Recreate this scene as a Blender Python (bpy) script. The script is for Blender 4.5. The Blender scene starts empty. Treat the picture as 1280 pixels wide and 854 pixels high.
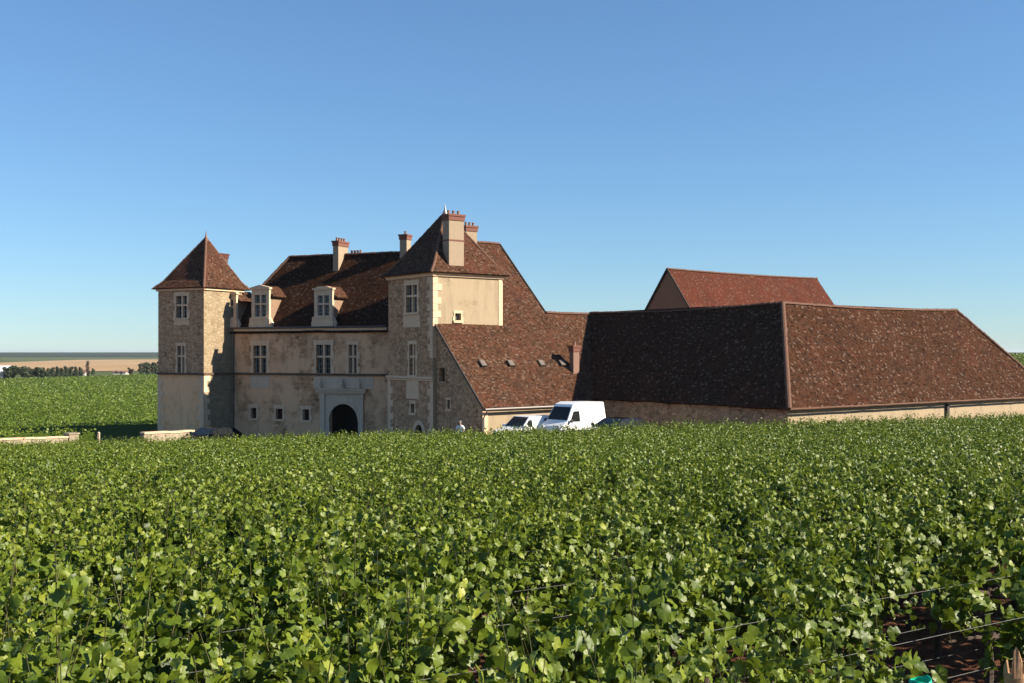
import bpy, bmesh, math, random
import numpy as np
from mathutils import Vector, Matrix, noise
random.seed(7); RNG = np.random.default_rng(11)
R = math.radians
scene = bpy.context.scene
COL = scene.collection

# ------------------------------------------------------------------ camera, sky, sun, exposure
FPX, CX, HZ = 1370.0, 640.0, 440.0           # lens in pixels of a 1280 wide frame, centre column, horizon row
cam_d = bpy.data.cameras.new('camera'); cam = bpy.data.objects.new('camera', cam_d); COL.objects.link(cam)
cam_d.sensor_width = 36; cam_d.lens = 36*FPX/1280; cam_d.shift_y = (HZ-427)/1280
cam_d.clip_start = .1; cam_d.clip_end = 40000
cam.location = (0, 0, 0); cam.rotation_euler = (R(90), 0, 0)
scene.camera = cam
SUN_AZ, SUN_EL = R(-11.5), R(30)               # azimuth measured from +X
SDIR = Vector((math.cos(SUN_AZ)*math.cos(SUN_EL), math.sin(SUN_AZ)*math.cos(SUN_EL), math.sin(SUN_EL)))
world = bpy.data.worlds.new('World'); scene.world = world; world.use_nodes = True
wn = world.node_tree.nodes; wn.clear()
sky = wn.new('ShaderNodeTexSky'); sky.sky_type = 'NISHITA'; sky.sun_disc = False
sky.sun_elevation = SUN_EL; sky.sun_rotation = R(90)-SUN_AZ
sky.altitude = 0; sky.air_density = 1; sky.dust_density = 0; sky.ozone_density = 6
bg = wn.new('ShaderNodeBackground'); bg.inputs[1].default_value = .1
gm = wn.new('ShaderNodeGamma'); gm.inputs[1].default_value = .8            # softer fall-off towards the horizon, as a clear morning sky
tn = wn.new('ShaderNodeMix'); tn.data_type = 'RGBA'; tn.blend_type = 'MULTIPLY'; tn.inputs[0].default_value = 1; tn.inputs[7].default_value = (.66, .815, .93, 1)
wo = wn.new('ShaderNodeOutputWorld')
world.node_tree.links.new(sky.outputs[0], gm.inputs[0]); world.node_tree.links.new(gm.outputs[0], tn.inputs[6]); world.node_tree.links.new(tn.outputs[2], bg.inputs[0]); world.node_tree.links.new(bg.outputs[0], wo.inputs[0])
sun_d = bpy.data.lights.new('sun', 'SUN'); sun_d.energy = 5.0; sun_d.angle = R(.5); sun_d.color = (1, .89, .73)
sun = bpy.data.objects.new('sun', sun_d); COL.objects.link(sun)
sun.rotation_euler = SDIR.to_track_quat('Z', 'Y').to_euler(); sun.location = (60, -20, 60)
vs = scene.view_settings
vs.view_transform = 'Standard'; vs.look = 'None'; vs.exposure = 1.15; vs.gamma = 1; vs.use_curve_mapping = False

# ------------------------------------------------------------------ helpers
def unit(x, y):
    l = math.hypot(x, y); return (x/l, y/l)
class MB:
    def __init__(s): s.v = []; s.f = []; s.uv = []; s.smooth = False
    def add(s, p, uv=(0, 0)):
        s.v.append(tuple(p)); s.uv.append(uv); return len(s.v)-1
    def face(s, pts): s.f.append([s.add(p) for p in pts])
    def box(s, lo, hi, M=None):
        c = [Vector((x, y, z)) for z in (lo[2], hi[2]) for y in (lo[1], hi[1]) for x in (lo[0], hi[0])]
        if M is not None: c = [M @ p for p in c]
        i = [s.add(p) for p in c]
        for q in ((0, 2, 3, 1), (4, 5, 7, 6), (0, 1, 5, 4), (2, 6, 7, 3), (0, 4, 6, 2), (1, 3, 7, 5)): s.f.append([i[k] for k in q])
    def prism(s, poly, off):
        """closed polygon (3d points) thickened by vector off"""
        off = Vector(off); n = len(poly)
        a = [s.add(p) for p in poly]; b = [s.add(Vector(p)+off) for p in poly]
        s.f.append(a); s.f.append(b[::-1])
        for k in range(n): s.f.append([a[k], b[k], b[(k+1) % n], a[(k+1) % n]])
    def tube(s, pts, rad, n=8, cap=True):
        pts = [Vector(p) for p in pts]
        rad = rad if isinstance(rad, (list, tuple)) else [rad]*len(pts)
        rings = []
        for k, p in enumerate(pts):
            t = (pts[min(k+1, len(pts)-1)]-pts[max(k-1, 0)]).normalized()
            a = t.cross(Vector((0, 0, 1)) if abs(t.z) < .9 else Vector((1, 0, 0))).normalized(); b = t.cross(a)
            rings.append([s.add(p+(a*math.cos(2*math.pi*j/n)+b*math.sin(2*math.pi*j/n))*rad[k]) for j in range(n)])
        for k in range(len(rings)-1):
            for j in range(n):
                s.f.append([rings[k][j], rings[k][(j+1) % n], rings[k+1][(j+1) % n], rings[k+1][j]])
        if cap: s.f.append(rings[0][::-1]); s.f.append(rings[-1])
    def lathe(s, c, axis, prof, n=20):
        """prof: (distance along axis, radius)"""
        ax = Vector(axis).normalized(); a = ax.orthogonal().normalized(); b = ax.cross(a); c = Vector(c)
        rings = [[s.add(c+ax*d+(a*math.cos(2*math.pi*j/n)+b*math.sin(2*math.pi*j/n))*r) for j in range(n)] for d, r in prof]
        for k in range(len(rings)-1):
            for j in range(n): s.f.append([rings[k][j], rings[k][(j+1) % n], rings[k+1][(j+1) % n], rings[k+1][j]])
        s.f.append(rings[0][::-1]); s.f.append(rings[-1])
    def build(s, name, mat, parent=None, smooth=False, fix=True):
        me = bpy.data.meshes.new(name); me.from_pydata(s.v, [], s.f)
        if any(u != (0, 0) for u in s.uv):
            l = me.uv_layers.new(name='UVMap'); idx = np.zeros(len(me.loops), dtype=np.int32); me.loops.foreach_get('vertex_index', idx)
            l.data.foreach_set('uv', np.array(s.uv, dtype=np.float32)[idx].ravel())
        if fix:
            bm = bmesh.new(); bm.from_mesh(me); bmesh.ops.recalc_face_normals(bm, faces=bm.faces); bm.to_mesh(me); bm.free()
        if smooth: me.polygons.foreach_set('use_smooth', [True]*len(me.polygons))
        me.materials.append(mat)
        o = bpy.data.objects.new(name, me); COL.objects.link(o)
        if parent is not None: attach(o, parent)
        return o
def world_loc(o):
    M = o.matrix_parent_inverse.copy() if o.parent else Matrix.Identity(4)
    L = Matrix.LocRotScale(o.location, o.rotation_euler, o.scale)
    return (world_loc(o.parent) @ M @ L) if o.parent else L
def attach(o, parent):
    o.parent = parent; o.matrix_parent_inverse = world_loc(parent).inverted()
def tag(o, label=None, cat=None, group=None, kind=None):
    if label: o['label'] = label
    if cat: o['category'] = cat
    if group: o['group'] = group
    if kind: o['kind'] = kind
    return o
def thing(name, loc, label, cat, group=None, rz=0):
    o = bpy.data.objects.new(name, None); COL.objects.link(o); o.location = loc; o.rotation_euler = (0, 0, rz); o.empty_display_size = .3
    return tag(o, label, cat, group)
def px2(px, d): return (px-CX)/FPX*d
def hz(py, d): return (HZ-py)/FPX*d

# ------------------------------------------------------------------ materials
def newmat(name):
    m = bpy.data.materials.new(name); m.use_nodes = True; nt = m.node_tree; nt.nodes.clear()
    out = nt.nodes.new('ShaderNodeOutputMaterial'); b = nt.nodes.new('ShaderNodeBsdfPrincipled')
    nt.links.new(b.outputs[0], out.inputs[0]); return m, nt, b, out
class NT:
    def __init__(s, nt): s.t = nt
    def n(s, typ, **kw):
        o = s.t.nodes.new(typ)
        for k, v in kw.items(): setattr(o, k, v)
        return o
    def link(s, a, b): s.t.links.new(a, b)
    def val(s, inp, v):
        if hasattr(v, 'is_output'): s.link(v, inp)
        else: inp.default_value = v
    def math(s, op, a, b=0.0, c=None):
        o = s.n('ShaderNodeMath', operation=op); s.val(o.inputs[0], a); s.val(o.inputs[1], b)
        if c is not None: s.val(o.inputs[2], c)
        return o.outputs[0]
    def mix(s, f, a, b, blend='MIX'):
        o = s.n('ShaderNodeMix', data_type='RGBA', blend_type=blend); s.val(o.inputs[0], f)
        for k, v in ((6, a), (7, b)):
            if hasattr(v, 'is_output'): s.link(v, o.inputs[k])
            else: o.inputs[k].default_value = (*v[:3], 1)
        return o.outputs[2]
    def ramp(s, f, stops, interp='LINEAR'):
        o = s.n('ShaderNodeValToRGB'); cr = o.color_ramp; cr.interpolation = interp
        while len(cr.elements) < len(stops): cr.elements.new(.5)
        for e, (p, c) in zip(cr.elements, stops): e.position = p; e.color = (*c, 1) if len(c) == 3 else c
        s.link(f, o.inputs[0]); return o.outputs[0]
    def noise(s, vec, scale, detail=4, rough=.55):
        o = s.n('ShaderNodeTexNoise'); o.inputs['Scale'].default_value = scale; o.inputs['Detail'].default_value = detail; o.inputs['Roughness'].default_value = rough
        if vec is not None: s.link(vec, o.inputs['Vector'])
        return o.outputs[0]
    def pos(s): return s.n('ShaderNodeTexCoord').outputs['Object']
    def scale(s, vec, sc):
        o = s.n('ShaderNodeMapping'); o.inputs['Scale'].default_value = sc; s.link(vec, o.inputs[0]); return o.outputs[0]
    def bump(s, h, b, strength=.5, dist=.02):
        o = s.n('ShaderNodeBump'); o.inputs['Strength'].default_value = strength; o.inputs['Distance'].default_value = dist
        s.link(h, o.inputs['Height']); s.link(o.outputs[0], b.inputs['Normal'])
def thr(t, f, lo, hi):
    o = t.n('ShaderNodeMapRange'); t.link(f, o.inputs[0]); o.inputs[1].default_value = lo; o.inputs[2].default_value = hi; return o.outputs[0]

def plain(name, col, rough=.6, metal=0, var=.12, scale=6, spec=.5):
    m, nt, b, out = newmat(name); t = NT(nt)
    n = t.noise(t.pos(), scale, 5)
    c = t.mix(n, tuple(x*(1-var) for x in col), tuple(min(1, x*(1+var)) for x in col)); t.link(c, b.inputs['Base Color'])
    b.inputs['Roughness'].default_value = rough; b.inputs['Metallic'].default_value = metal; b.inputs['Specular IOR Level'].default_value = spec
    return m
def stone_mat(name, tones, mortar, plaster, plaster_amt, stone=3.2):
    """rubble masonry with mortar joints and worn patches of lime render"""
    m, nt, b, out = newmat(name); t = NT(nt)
    p = t.pos(); q = t.scale(p, (1, 1, 1.75))
    w = t.n('ShaderNodeTexNoise'); w.inputs['Scale'].default_value = 2.5; t.link(p, w.inputs['Vector'])
    q2 = t.n('ShaderNodeVectorMath', operation='MULTIPLY_ADD'); t.link(w.outputs['Color'], q2.inputs[0]); q2.inputs[1].default_value = (.22, .22, .22); t.link(q, q2.inputs[2])
    v1 = t.n('ShaderNodeTexVoronoi'); v1.inputs['Scale'].default_value = stone; t.link(q2.outputs[0], v1.inputs['Vector'])
    v2 = t.n('ShaderNodeTexVoronoi', feature='DISTANCE_TO_EDGE'); v2.inputs['Scale'].default_value = stone; t.link(q2.outputs[0], v2.inputs['Vector'])
    sep = t.n('ShaderNodeSeparateColor'); t.link(v1.outputs['Color'], sep.inputs[0])
    c = t.ramp(sep.outputs[0], [(i/(len(tones)-1), tn) for i, tn in enumerate(tones)])
    joint = thr(t, v2.outputs['Distance'], .02, .085)
    c = t.mix(joint, mortar, c)
    pn = t.noise(p, .55, 6, .62); pm = thr(t, pn, 1-plaster_amt-.06, 1-plaster_amt+.05)
    fine = t.noise(p, 9, 4); pc = t.mix(fine, tuple(x*.88 for x in plaster), tuple(x*1.1 for x in plaster))
    c = t.mix(pm, c, pc)
    stain = t.noise(t.scale(p, (1.6, 1.6, .35)), 1.1, 6, .65)
    c = t.mix(thr(t, stain, .5, .8), c, t.mix(.5, c, (.14, .115, .09)))
    big = t.noise(p, .25, 3); c = t.mix(thr(t, big, .3, .7), t.mix(.14, c, (.5, .38, .24)), c)
    t.link(c, b.inputs['Base Color']); b.inputs['Roughness'].default_value = .9; b.inputs['Specular IOR Level'].default_value = .2
    h = t.math('MULTIPLY', joint, t.math('SUBTRACT', 1.0, pm)); h = t.math('ADD', h, t.math('MULTIPLY', fine, .35))
    t.bump(h, b, .6, .04); return m
def tile_mat(name, tones, red=.25, lichen=.35, dark=.5, redcol=(.17, .05, .032)):
    """small flat clay tiles laid in courses, every tile its own tone"""
    m, nt, b, out = newmat(name); t = NT(nt)
    uvn = t.n('ShaderNodeUVMap'); s = t.n('ShaderNodeSeparateXYZ'); t.link(uvn.outputs[0], s.inputs[0])
    vv = t.math('DIVIDE', s.outputs[1], .13); row = t.math('FLOOR', vv)
    wr = t.n('ShaderNodeTexWhiteNoise', noise_dimensions='1D'); t.link(row, wr.inputs['W'])
    uu = t.math('ADD', t.math('DIVIDE', s.outputs[0], .14), t.math('ADD', t.math('MULTIPLY', row, .5), t.math('MULTIPLY', wr.outputs[0], .35)))
    col = t.math('FLOOR', uu)
    cb = t.n('ShaderNodeCombineXYZ'); t.link(col, cb.inputs[0]); t.link(row, cb.inputs[1])
    wn2 = t.n('ShaderNodeTexWhiteNoise', noise_dimensions='2D'); t.link(cb.outputs[0], wn2.inputs['Vector'])
    sc = t.n('ShaderNodeSeparateColor'); t.link(wn2.outputs['Color'], sc.inputs[0])
    p = t.pos()
    c = t.ramp(sc.outputs[0], [(i/(len(tones)-1), tn) for i, tn in enumerate(tones)])
    rn = t.noise(p, .33, 5, .6); rm = t.math('MULTIPLY', thr(t, rn, .50, .68), red)
    c = t.mix(t.math('MULTIPLY', rm, t.math('ADD', sc.outputs[1], .4)), c, redcol)
    dn = t.noise(p, .7, 6, .65); c = t.mix(t.math('MULTIPLY', thr(t, dn, .5, .75), dark), c, (.04, .032, .026))
    ln = t.noise(p, 2.2, 6, .75); lm = t.math('MULTIPLY', thr(t, ln, .48, .85), lichen)
    lm = t.math('MULTIPLY', lm, thr(t, sc.outputs[2], .25, .8)); c = t.mix(lm, c, (.24, .19, .14))
    pale = t.math('GREATER_THAN', sc.outputs[2], .945); c = t.mix(t.math('MULTIPLY', pale, .6), c, (.27, .185, .135))
    fr = t.math('FRACT', vv); fu = t.math('FRACT', uu)
    edge = t.math('LESS_THAN', fr, .12); c = t.mix(t.math('MULTIPLY', edge, .5), c, (.02, .015, .012))
    t.link(c, b.inputs['Base Color']); b.inputs['Roughness'].default_value = .9; b.inputs['Specular IOR Level'].default_value = .03
    h = t.math('SUBTRACT', 1.0, fr); h = t.math('ADD', h, t.math('MULTIPLY', sc.outputs[1], .8))
    h = t.math('SUBTRACT', h, t.math('MULTIPLY', t.math('LESS_THAN', fu, .1), .6))
    t.bump(h, b, .75, .035); return m
def leaf_mat(name, ramp, transl=.3, rough=.42):
    m, nt, b, out = newmat(name); t = NT(nt)
    a = t.n('ShaderNodeAttribute'); a.attribute_name = 'tint'
    n = t.noise(t.pos(), 22, 3); oi = t.n('ShaderNodeObjectInfo'); f = t.math('ADD', t.math('ADD', a.outputs['Fac'], t.math('MULTIPLY', t.math('SUBTRACT', oi.outputs['Random'], .5), .16)), t.math('MULTIPLY', t.math('SUBTRACT', n, .5), .25))
    c = t.ramp(f, ramp); t.link(c, b.inputs['Base Color']); b.inputs['Roughness'].default_value = rough; b.inputs['Specular IOR Level'].default_value = .34
    tr = t.n('ShaderNodeBsdfTranslucent'); c2 = t.mix(.6, c, (.30, .40, .04), 'MIX'); t.link(c2, tr.inputs[0])
    mx = t.n('ShaderNodeMixShader'); mx.inputs[0].default_value = transl
    t.link(b.outputs[0], mx.inputs[1]); t.link(tr.outputs[0], mx.inputs[2]); t.link(mx.outputs[0], out.inputs[0]); return m

BRIGHT = ('rubble_stone', 'lime_render', 'pinkish_render', 'pale_ashlar', 'grey_ashlar', 'window_glass', 'car_glass', 'white_car_paint', 'weathered_brick', 'dark_opening', 'white_cotton', 'pale_metal_roof', 'chrome', 'green_plastic', 'weathered_dormer_stone', 'soil')
def tone(m, k=.67):
    """scale a material's base colour"""
    nt = m.node_tree
    for nd in list(nt.nodes):
        if nd.type in ('BSDF_PRINCIPLED', 'BSDF_TRANSLUCENT') and nd.inputs[0].links:
            l = nd.inputs[0].links[0]; src = l.from_socket; mx = nt.nodes.new('ShaderNodeMix'); mx.data_type = 'RGBA'; mx.blend_type = 'MULTIPLY'; mx.inputs[0].default_value = 1
            mx.inputs[7].default_value = (k, k, k, 1); nt.links.new(src, mx.inputs[6]); nt.links.new(mx.outputs[2], nd.inputs[0])
    return m
M = {}
M['rubble'] = stone_mat('rubble_stone', [(.22, .115, .06), (.48, .27, .145), (.60, .35, .195), (.31, .17, .09), (.66, .41, .235), (.41, .225, .12)], (.33, .185, .10), (.58, .35, .20), .36, 3.8)
M['render'] = stone_mat('lime_render', [(.20, .10, .048), (.66, .35, .18), (.45, .24, .12), (.74, .43, .24)], (.42, .23, .12), (.76, .445, .25), .52)
M['pink_render'] = stone_mat('pinkish_render', [(.66, .35, .18), (.84, .47, .245), (.74, .41, .21)], (.74, .42, .22), (.86, .50, .27), .55)
M['cream'] = stone_mat('cream_render', [(.40, .30, .18), (.48, .37, .23), (.44, .335, .21)], (.46, .355, .22), (.53, .41, .265), .66)
M['cream_stone'] = stone_mat('cream_stone', [(.33, .24, .14), (.50, .385, .24), (.43, .325, .20), (.55, .43, .28)], (.40, .30, .185), (.52, .40, .255), .3, 2.6)
M['string'] = plain('weathered_string_course', (.17, .12, .085), .9, var=.3, scale=3, spec=.1)
M['ashlar'] = plain('pale_ashlar', (.68, .47, .30), .85, var=.2, scale=3, spec=.2)
M['grey_ashlar'] = plain('grey_ashlar', (.58, .44, .315), .85, var=.18, scale=3, spec=.2)
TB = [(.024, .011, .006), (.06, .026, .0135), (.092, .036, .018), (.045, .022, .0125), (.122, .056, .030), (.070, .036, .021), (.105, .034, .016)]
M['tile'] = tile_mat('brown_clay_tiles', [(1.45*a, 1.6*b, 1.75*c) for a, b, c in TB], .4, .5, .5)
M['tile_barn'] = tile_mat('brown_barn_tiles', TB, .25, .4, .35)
M['tile_dimmed'] = tone(tile_mat('dim_light_tiles', TB, .2, .4, .5), .62)  # barn tile tones scaled down, painting in dim grazing light on the wing roof
M['dormer_stone'] = plain('weathered_dormer_stone', (.60, .44, .30), .9, var=.3, scale=3, spec=.1)
M['tile_red'] = tile_mat('red_clay_tiles', [(.10, .03, .018), (.14, .04, .022), (.165, .05, .028), (.11, .043, .028), (.155, .06, .04)], .6, .3, .35, (.18, .042, .024))
M['ridge'] = plain('ridge_clay', (.19, .10, .066), .85, var=.4, scale=5, spec=.2)
M['brick'] = plain('red_brick', (.23, .085, .055), .85, var=.3, scale=14)
M['pot'] = plain('clay_pot', (.30, .17, .115), .8, var=.3)
M['stack'] = plain('chimney_render', (.44, .33, .22), .9, var=.14, scale=4)
M['glass'] = plain('window_glass', (.010, .011, .013), .1, var=.3, spec=.3)
M['dark'] = plain('dark_opening', (.015, .013, .012), .9)
M['woodframe'] = plain('painted_wood', (.34, .34, .32), .6)
M['wood_dark'] = plain('dark_timber', (.06, .045, .035), .8, var=.3)
M['zinc'] = plain('zinc', (.42, .42, .43), .4, metal=.6)
M['wire'] = plain('galvanised_wire', (.22, .22, .21), .7); M['hatch'] = plain('hatch_cover', (.20, .15, .12), .7); M['gutter'] = plain('gutter', (.13, .11, .10), .5, metal=.3)
M['white_paint'] = plain('white_car_paint', (.80, .80, .79), .22, var=.02)
M['black_paint'] = plain('black_car_paint', (.012, .013, .016), .12, var=.05)
M['tyre'] = plain('tyre', (.02, .02, .02), .85); M['rim'] = plain('alloy_rim', (.45, .45, .46), .35, metal=.8)
M['car_glass'] = plain('car_glass', (.015, .017, .018), .12, var=.1, spec=.25)
M['trim'] = plain('black_plastic', (.03, .03, .032), .6); M['lamp'] = plain('headlamp', (.6, .62, .63), .1)
M['chrome'] = plain('chrome', (.75, .75, .76), .12, metal=1); M['plate'] = plain('plate', (.75, .75, .72), .5)
M['wallcap'] = stone_mat('low_wall_stone', [(.36, .29, .2), (.5, .42, .3), (.42, .33, .24)], (.4, .33, .24), (.55, .46, .33), .5)

# ------------------------------------------------------------------ terrain
def sm(t): t = np.clip(t, 0, 1); return t*t*(3-2*t)
def ground(x, y):
    x = np.asarray(x, float); y = np.asarray(y, float)
    yn = np.minimum(y, 70.)
    z = -(2.6+.055*(yn-5)) - .0115*np.clip(y-70, 0, 640)
    z = z + .027*np.clip(x, -45, 60)*(1-.8*sm((y-250)/500))
    z = z + .33*np.exp(-((x-11)**2/150+(y-60)**2/110)) + .32*np.exp(-((x-5)**2/60+(y-70)**2/40))
    z = z + 4.7*sm((x-48)/45)*sm((y-105)/110)
    return z
def gz(x, y): return float(ground(x, y))
def soil_mat():
    m, nt, b, out = newmat('soil'); t = NT(nt); p = t.pos()
    n1 = t.noise(p, 5, 8, .7); n2 = t.noise(p, .4, 4)
    c = t.ramp(n1, [(.25, (.09, .036, .02)), (.5, (.20, .085, .048)), (.75, (.34, .175, .105))])
    c = t.mix(thr(t, n2, .45, .65), c, t.mix(.4, c, (.09, .085, .035)))
    s = t.n('ShaderNodeSeparateXYZ'); t.link(p, s.inputs[0])
    far = t.n('ShaderNodeMapRange'); t.link(s.outputs[1], far.inputs[0]); far.inputs[1].default_value = 76; far.inputs[2].default_value = 82
    g = t.mix(t.noise(p, .012, 6, .6), (.05, .075, .02), (.11, .12, .04)); c = t.mix(far.outputs[0], c, g)
    t.link(c, b.inputs['Base Color']); b.inputs['Roughness'].default_value = .95; b.inputs['Specular IOR Level'].default_value = .1
    t.bump(t.noise(p, 9, 10, .75), b, 1, .12); return m
def grid_mesh(name, xs, ys, fz, mat):
    X, Y = np.meshgrid(xs, ys); Z = fz(X, Y); nx, ny = len(xs), len(ys)
    v = np.stack([X.ravel(), Y.ravel(), Z.ravel()], 1)
    i = np.arange(nx*ny).reshape(ny, nx)
    f = np.stack([i[:-1, :-1].ravel(), i[:-1, 1:].ravel(), i[1:, 1:].ravel(), i[1:, :-1].ravel()], 1)
    return raw_mesh(name, v, f, mat, smooth=True)
def raw_mesh(name, v, f, mat, tint=None, smooth=False):
    """v (n,3), f (m,k) all faces of k corners, tint one value per face"""
    me = bpy.data.meshes.new(name); v = np.asarray(v, np.float32); f = np.asarray(f, np.int32); m, k = f.shape
    me.vertices.add(len(v)); me.vertices.foreach_set('co', v.ravel())
    me.loops.add(m*k); me.loops.foreach_set('vertex_index', f.ravel())
    me.polygons.add(m); me.polygons.foreach_set('loop_start', np.arange(0, m*k, k, dtype=np.int32))
    try: me.polygons.foreach_set('loop_total', np.full(m, k, np.int32))
    except Exception: pass
    if smooth: me.polygons.foreach_set('use_smooth', np.ones(m, bool))
    me.update(calc_edges=True)
    if tint is not None:
        a = me.attributes.new('tint', 'FLOAT', 'FACE'); a.data.foreach_set('value', np.asarray(tint, np.float32))
    me.materials.append(mat); o = bpy.data.objects.new(name, me); COL.objects.link(o); return o
ys = np.concatenate([np.arange(-25, 2, 1.), np.arange(2, 14, .07), np.arange(14, 130, .8), 130*1.06**np.arange(0, 76)])
xp = np.concatenate([np.arange(0, 7, .09), np.arange(7, 60, .8), 60*1.07**np.arange(0, 75)]); xs = np.concatenate([-xp[:0:-1], xp])
def gfine(X, Y):
    Z = ground(X, Y); k = (Y > 2) & (Y < 14) & (np.abs(X) < 7)
    Z[k] += np.array([.05*noise.noise((a*3.1, b*3.1, 0))+.045*noise.noise((a*9, b*9, 5)) for a, b in zip(X[k], Y[k])])
    return Z
tag(grid_mesh('ground', xs, ys, gfine, soil_mat()), 'reddish brown soil and fields under the vines', kind='structure')

def field_mat(name, a, b_, sc):
    m, nt, b, out = newmat(name); t = NT(nt); p = t.pos()
    n = t.noise(t.scale(p, (1, .25, 1)), sc, 6, .6); t.link(t.mix(thr(t, n, .3, .7), a, b_), b.inputs['Base Color'])
    b.inputs['Roughness'].default_value = .95; b.inputs['Specular IOR Level'].default_value = .1; return m
# harvested wheat field on the plain
mb = MB(); pts = []
for px, d in ((-60, 860), (40, 800), (120, 760), (215, 800), (330, 900), (330, 2300), (215, 2000), (100, 1850), (40, 1550), (-60, 1150)):
    pts.append((px2(px, d), d, gz(px2(px, d), d)+.4))
mb.f.append([mb.add(p) for p in pts])
tag(mb.build('wheat_field', field_mat('wheat_stubble', (.50, .31, .15), (.62, .43, .23), .01), fix=False), 'wide tan field of cut wheat on the plain', kind='structure')

# wooded hills along the horizon
def hillz(X, Y):
    t = sm((Y-2350)/2600); Z = -14.5+t*11.6
    return Z
hy = np.linspace(2350, 6500, 40); hx = np.linspace(-6500, 6500, 220)
def hill2(X, Y):
    Z = hillz(X, Y); Z += np.array([1.3*noise.noise((a*.0022, b*.0022, 2))*min(1, (b-2350)/900)+.5*noise.noise((a*.02, b*.01, 9)) for a, b in zip(X.ravel(), Y.ravel())]).reshape(X.shape)
    return Z
def hill_mat():
    m, nt, b, out = newmat('hill_woods'); t = NT(nt); p = t.pos()
    n = t.noise(t.scale(p, (1, .35, 1)), .006, 8, .7)
    c = t.ramp(n, [(.3, (.022, .036, .02)), (.5, (.035, .055, .028)), (.66, (.06, .085, .04)), (.8, (.15, .13, .07))])
    t.link(c, b.inputs['Base Color']); b.inputs['Roughness'].default_value = 1; b.inputs['Specular IOR Level'].default_value = 0; return m
tag(grid_mesh('hills', hx, hy, hill2, hill_mat()), 'low wooded hills along the left horizon', kind='structure')

# ------------------------------------------------------------------ architecture helpers
class Plane:
    """vertical wall plane: origin O, unit direction d along the wall, outward normal n"""
    def __init__(s, O, d, n): s.O = O; s.d = d; s.n = n
    def s_at(s, px):
        k = (px-CX)/FPX; return (k*s.O[1]-s.O[0])/(s.d[0]-k*s.d[1])
    def at(s, t, z, out=0.): return Vector((s.O[0]+s.d[0]*t+s.n[0]*out, s.O[1]+s.d[1]*t+s.n[1]*out, z))
    def h(s, px, py): return hz(py, s.O[1]+s.d[1]*s.s_at(px))
    def rect(s, x0, x1, y0, y1):
        """pixel box -> (s0, s1, z0, z1)"""
        a, b = sorted((s.s_at(x0), s.s_at(x1))); xm = (x0+x1)/2
        return (a, b, s.h(xm, y1), s.h(xm, y0))
    def moved(s, out): return Plane((s.O[0]+s.n[0]*out, s.O[1]+s.n[1]*out), s.d, s.n)
def wall(mb, P, s0, s1, z0, z1, holes=(), depth=.3):
    """z1 a number or a function of s; holes (s0,s1,z0,z1) get reveals"""
    top = z1 if callable(z1) else (lambda t: z1)
    cuts = {s0, s1}
    if callable(z1):
        n = max(2, int((s1-s0)/.35)); cuts |= {s0+(s1-s0)*i/n for i in range(n+1)}
    for h in holes: cuts |= {h[0], h[1]}
    cuts = sorted(c for c in cuts if s0-1e-6 <= c <= s1+1e-6)
    zc = sorted({z0} | {z for h in holes for z in h[2:]})
    for a, b in zip(cuts, cuts[1:]):
        if b-a < 1e-5: continue
        m = (a+b)/2; ta, tb = top(a), top(b); zz = [z for z in zc if z < min(ta, tb)-1e-4]
        for k, z in enumerate(zz):
            last = k == len(zz)-1; zn = None if last else zz[k+1]; zm = z+.001 if last else (z+zn)/2
            if any(h[0] < m < h[1] and h[2] < zm < h[3] for h in holes): continue
            mb.face([P.at(a, z), P.at(b, z), P.at(b, tb if last else zn), P.at(a, ta if last else zn)])
    for h in holes:
        a, b, c, d = h
        for p, q in (((a, c), (b, c)), ((b, c), (b, d)), ((b, d), (a, d)), ((a, d), (a, c))):
            mb.face([P.at(*p), P.at(*q), P.at(q[0], q[1], -depth), P.at(p[0], p[1], -depth)])
def pbox(mb, P, s0, s1, z0, z1, o0, o1):
    c = [P.at(a, z, o) for z in (z0, z1) for o in (o0, o1) for a in (s0, s1)]
    i = [mb.add(p) for p in c]
    for q in ((0, 2, 3, 1), (4, 5, 7, 6), (0, 1, 5, 4), (2, 6, 7, 3), (0, 4, 6, 2), (1, 3, 7, 5)): mb.f.append([i[k] for k in q])
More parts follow.
